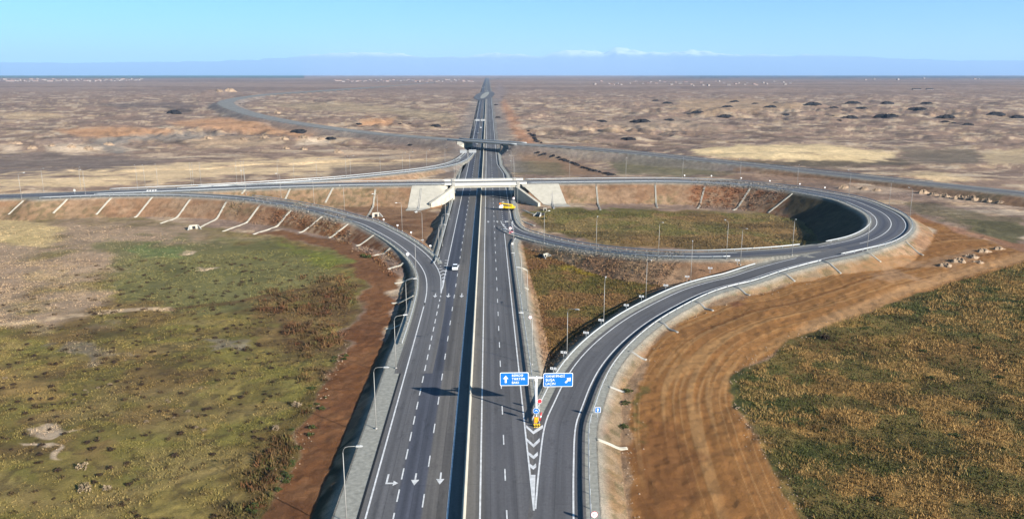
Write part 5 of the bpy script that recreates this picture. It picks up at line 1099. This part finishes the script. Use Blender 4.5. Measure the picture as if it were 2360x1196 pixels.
# loose stones along the dirt roads (countless)
r = np.random.default_rng(77); P_ = []
for line, n_ in (([(1700,930),(1735,1000),(1790,1090),(1870,1210)], 120), ([(1690,880),(1706,852),(1790,802),(1900,752)], 50), ([(640,1130),(700,1000),(745,905),(800,790)], 90), ([(1448,1190),(1446,1040),(1450,930)], 90), ([(1470,860),(1572,742),(1726,686),(1936,631)], 90)):
    w_ = smooth([hitbase(*q) for q in line], 1.0); ii = r.integers(0, len(w_), n_); P_.append(w_[ii] + np.concatenate([r.normal(0, 1.0, (n_, 2)), np.zeros((n_, 1))], 1))
P_ = np.concatenate(P_); zz = heightq(P_[:, 0], P_[:, 1]); s_ = r.uniform(.07, .24, len(P_)) * (np.hypot(P_[:, 0], P_[:, 1]) / 150) ** .5
oc = np.array([(1, 0, 0), (0, 1, 0), (-1, 0, 0), (0, -1, 0), (0, 0, .8), (0, 0, -.5)], float); of = np.array([(0, 1, 4), (1, 2, 4), (2, 3, 4), (3, 0, 4), (1, 0, 5), (2, 1, 5), (3, 2, 5), (0, 3, 5)])
V = (oc[None] * r.uniform(.7, 1.3, (len(P_), 6, 1))) * s_[:, None, None] + np.stack([P_[:, 0], P_[:, 1], zz], 1)[:, None]; Fq = of[None] + (np.arange(len(P_)) * 6)[:, None, None]
o = link('loose_stones', mesh_np('loose_stones', V.reshape(-1, 3), Fq.reshape(-1, 3), M['rubble'])); o['kind'] = 'stuff'; o['label'] = 'small pale stones scattered along the edges of the dirt roads'; o['category'] = 'stones'
# single shrubs
def shrub_mesh(seed, cols, n=150):
    r = np.random.default_rng(seed); d = r.normal(0, 1, (n, 3)); d /= np.linalg.norm(d, axis=1)[:, None]; rad = r.uniform(.35, 1, n) ** .5 * (1 + .25 * np.sin(d[:, 0] * 5 + seed)); c = d * rad[:, None]; c[:, 2] = np.abs(c[:, 2]) * .85
    s = r.uniform(.10, .22, n); u = r.normal(0, 1, (n, 3)); u /= np.linalg.norm(u, axis=1)[:, None]; v = np.cross(u, r.normal(0, 1, (n, 3))); v /= np.linalg.norm(v, axis=1)[:, None]
    V = np.stack([c - u * s[:, None], c + v * s[:, None] * .7, c + u * s[:, None], c - v * s[:, None] * .7], 1).reshape(-1, 3); cc = np.array(cols)[r.integers(0, len(cols), n)] * r.uniform(.7, 1.3, (n, 1))
    return mesh_np('foliage', V, np.arange(n * 4).reshape(-1, 4), M['leaf'], np.repeat(cc, 4, 0))
stem_me = MB().tube([(0, 0, -.2), (.05, 0, .5)], .05, 5).tube([(0, 0, 0), (.3, .15, .55)], .03, 4).tube([(0, 0, 0), (-.28, .1, .5)], .03, 4).mesh('stem', plain('stem_bark', (.06, .045, .035), .9))
SD = [shrub_mesh(s, [BD, (.03, .022, .015), (.05, .03, .018)]) for s in (1, 2, 3)]; SPm = [shrub_mesh(s, [(.22,.165,.10), (.25, .19, .12), (.18, .13, .085)]) for s in (4, 5)]; SG = [shrub_mesh(s, [GD, GR, (.03, .05, .015)]) for s in (6, 7)]; SR = [shrub_mesh(s, [RD, BR, BD]) for s in (8, 9)]
protos = {}
def shrub(kind, meshes, q, s, label, grp, hz=1.0, i=0):
    o = link('shrub', None); link('foliage', meshes[i % len(meshes)], o); link('stem', stem_me, o)
    o.location = (float(q[0]), float(q[1]), float(heightq(q[0], q[1])[0])); o.scale = (s, s, s * hz); o.rotation_euler = (0, 0, i * 1.7); tag(o, label, 'shrub', grp)
def scatter(poly, n, seed, meshes, smin, smax, label, grp, hz=1.0, thr=0, ref=150):
    X, Y = sample(poly, 1.0, 100000, ref, seed, 1.2); nz = fbm(X / 10, Y / 10, seed, 3); k = nz > thr; X, Y = X[k], Y[k]; r = random.Random(seed); idx = list(range(len(X))); r.shuffle(idx)
    for i, j in enumerate(idx[:n]): shrub('', meshes, (X[j], Y[j]), r.uniform(smin, smax), label, grp, hz, i)
scatter([(0,800),(260,700),(300,620),(620,590),(780,650),(700,820),(640,1000),(560,1190),(0,1190)], 195, 41, SD, .30, .70, 'small round dark brown shrub in the grass of the left field', 'small dark shrubs in the left field', .8, .42)
scatter([(0,830),(300,780),(520,790),(560,900),(420,1100),(200,1196),(0,1196)], 18, 42, SPm, .25, .5, 'pale straw coloured dry bush in the left field', 'pale dry bushes in the left field', .8, .5, 140)
scatter([(560,1196),(640,1050),(700,930),(770,800),(815,720),(800,820),(740,960),(650,1130),(610,1196)], 26, 43, SG, .35, .75, 'dark green bush at the edge of the red dirt track on the left', 'green bushes along the red dirt track', 1.0, .4, 150)
scatter([(1250,600),(1560,630),(1440,700),(1340,780),(1270,850)], 22, 44, SR, .3, .6, 'rust brown shrub in the triangle between highway and slip road', 'rust brown shrubs in the triangle', .8, .45)
scatter([(1880,1100),(1760,950),(1740,860),(1900,770),(2360,640),(2360,1190),(2000,1190)], 24, 45, SG, .4, .9, 'dark green clump in the tall grass of the lower right field', 'green clumps in the lower right field', .7, .48, 150)
shrub('', SD, hit(1902, 781), 1.15, 'single dark bush at the edge of the orange dirt road on the right', None, 1.3, 1)
for i, (x, y, s, lab) in enumerate([(683, 935, .9, 'pink grey dry bush beside the red dirt track on the left'), (635, 990, .7, 'pale dry fallen bush near the red dirt track'), (190, 1080, .9, 'pale spiky bush in the lower left grass'), (195, 1130, 1.0, 'pale spiky bush just above the bottom left corner'), (245, 1128, .7, 'right of the pale spiky bushes above the bottom left corner')]): shrub('', SPm, hit(x, y), s, lab, None, 1.1, i)
for i, (x, y, s, lab) in enumerate([(848, 594, 1.5, 'green bush at the foot of the chute on the left slip road bank'), (836, 590, 1.1, 'smaller green bush left of the chute foot on the left bank'), (1446, 905, 1.0, 'upper green weed clump beside the orange dirt road'), (1443, 930, .9, 'middle green weed clump beside the orange dirt road'), (1437, 985, .9, 'lower green weed clump beside the orange dirt road'), (1255, 505, 1.3, 'bright green bush by the box culvert inside the loop')]): shrub('', SG, hit(x, y), s, lab, None, .8, i)
# ------------------------------------------------------------------ distant mountains
mx_ = np.linspace(-1.05, 1.05, 700); D0, D1 = 44000.0, 55000.0; rows = 26
def crest(px):
    return np.interp(px, [-1500, 200, 480, 660, 730, 800, 930, 980, 1070, 1130, 1200, 1250, 1290, 1340, 1390, 1420, 1440, 1480, 1530, 1590, 1700, 1800, 1950, 2200, 3000, 4000], [150, 150, 145, 138, 130, 127, 128, 136, 133, 126, 129, 133, 122, 121, 125, 116, 117, 126, 127, 122, 128, 130, 136, 146, 150, 150])
V = []; Cc = []
for j in range(rows):
    f = j / (rows - 1); D = D0 + (D1 - D0) * f * .9
    ang = mx_ * .8; X = np.sin(ang) * D; Y = np.cos(ang) * D; px = 1180 + F * np.tan(np.clip(ang, -1.2, 1.2)) / CP
    yy = crest(px); el = np.tan((Y0 - yy) / F * .97)
    ridge = 1 - np.abs(2 * fbm(X / 2300, Y / 2300, 301, 5) - 1); r2 = fbm(X / 500, Y / 500, 307, 4)
    H = el * D1 * np.sin(min(f * 1.12, 1) * math.pi / 2) ** 1.1 * (.70 + .34 * ridge + .12 * (r2 - .5))
    H = H + 36 - 38 * (f == 0); V.append(np.stack([X, Y, H], 1)); snow = sstep(.50, .86, H / (el * D1 + 40) + (r2 - .5) * 1.5) * sstep(1000, 1420, H) * .85; Cc.append(np.array((.055, .065, .085)) * (1 - snow[:, None]) + np.array((.85, .86, .9)) * snow[:, None])
V = np.concatenate(V); Cc = np.concatenate(Cc); k = 700; i = (np.arange(rows - 1)[:, None] * k + np.arange(k - 1)[None]).ravel()
struct('mountains', mesh_np('mountains', V, np.stack([i, i + 1, i + k + 1, i + k], 1), attr_mat('mountain_rock_snow', .95, .05), Cc, None, True))
# ------------------------------------------------------------------ sun, sky, air, camera
sd = Vector((15.0, -11.5, 7.15)).normalized(); elev = math.asin(sd.z); az = math.atan2(sd.x, sd.y)
sl_ = bpy.data.lights.new('sun', 'SUN'); sl_.energy = 5.0; sl_.angle = math.radians(.5); sl_.color = (1, .94, .85); so = link('sun', sl_); so.rotation_euler = sd.to_track_quat('Z', 'Y').to_euler(); so.location = (300, -200, 300)
w = bpy.data.worlds.new('World'); scene.world = w; w.use_nodes = True; nt = w.node_tree; bg = nt.nodes['Background']; sk = N(nt, 'ShaderNodeTexSky', sky_type='NISHITA'); sk.sun_disc = False; sk.sun_elevation = elev; sk.sun_rotation = az; sk.altitude = 0; sk.air_density = SKY_AIR; sk.dust_density = SKY_DUST; sk.ozone_density = SKY_OZ
mxs = N(nt, 'ShaderNodeMix', data_type='RGBA', blend_type='MULTIPLY'); mxs.inputs[0].default_value = 1; mxs.inputs[7].default_value = (*SKY_TINT, 1); nt.links.new(sk.outputs[0], mxs.inputs[6]); nt.links.new(mxs.outputs[2], bg.inputs['Color']); bg.inputs['Strength'].default_value = SKY_STR
if HAZE:
    hz = MB().box(0, 24000, 840, 110000, 62000, 1720).mesh('haze', None) if False else None
    m, nt, b = newmat('haze_air'); nt.nodes.remove(b); pv = N(nt, 'ShaderNodeVolumePrincipled'); pv.inputs['Color'].default_value = (*HAZE_COL, 1); pv.inputs['Density'].default_value = HAZE; pv.inputs['Anisotropy'].default_value = 0.0; nt.links.new(pv.outputs[0], nt.nodes['Material Output'].inputs['Volume'])
    zmin, zmax = -4.5, 1850.0; me = MB().box(0, 34500, (zmin + zmax) / 2, 150000, 74000, zmax - zmin).mesh('haze', m); o = link('haze', me); o['kind'] = 'stuff'
cam = bpy.data.cameras.new('camera'); cam.sensor_width = 36; cam.lens = F / 2360 * 36; cam.clip_end = 150000; cam.clip_start = 1; co = link('camera', cam); co.location = (0, 0, CAMH); co.rotation_euler = (math.pi / 2 - PITCH, 0, 0); scene.camera = co
scene.view_settings.view_transform = 'Standard'; scene.view_settings.look = 'None'; scene.view_settings.exposure = EXPOSURE; scene.view_settings.gamma = 1
scene.cycles.max_bounces = 6; scene.cycles.diffuse_bounces = 2; scene.cycles.volume_bounces = 1
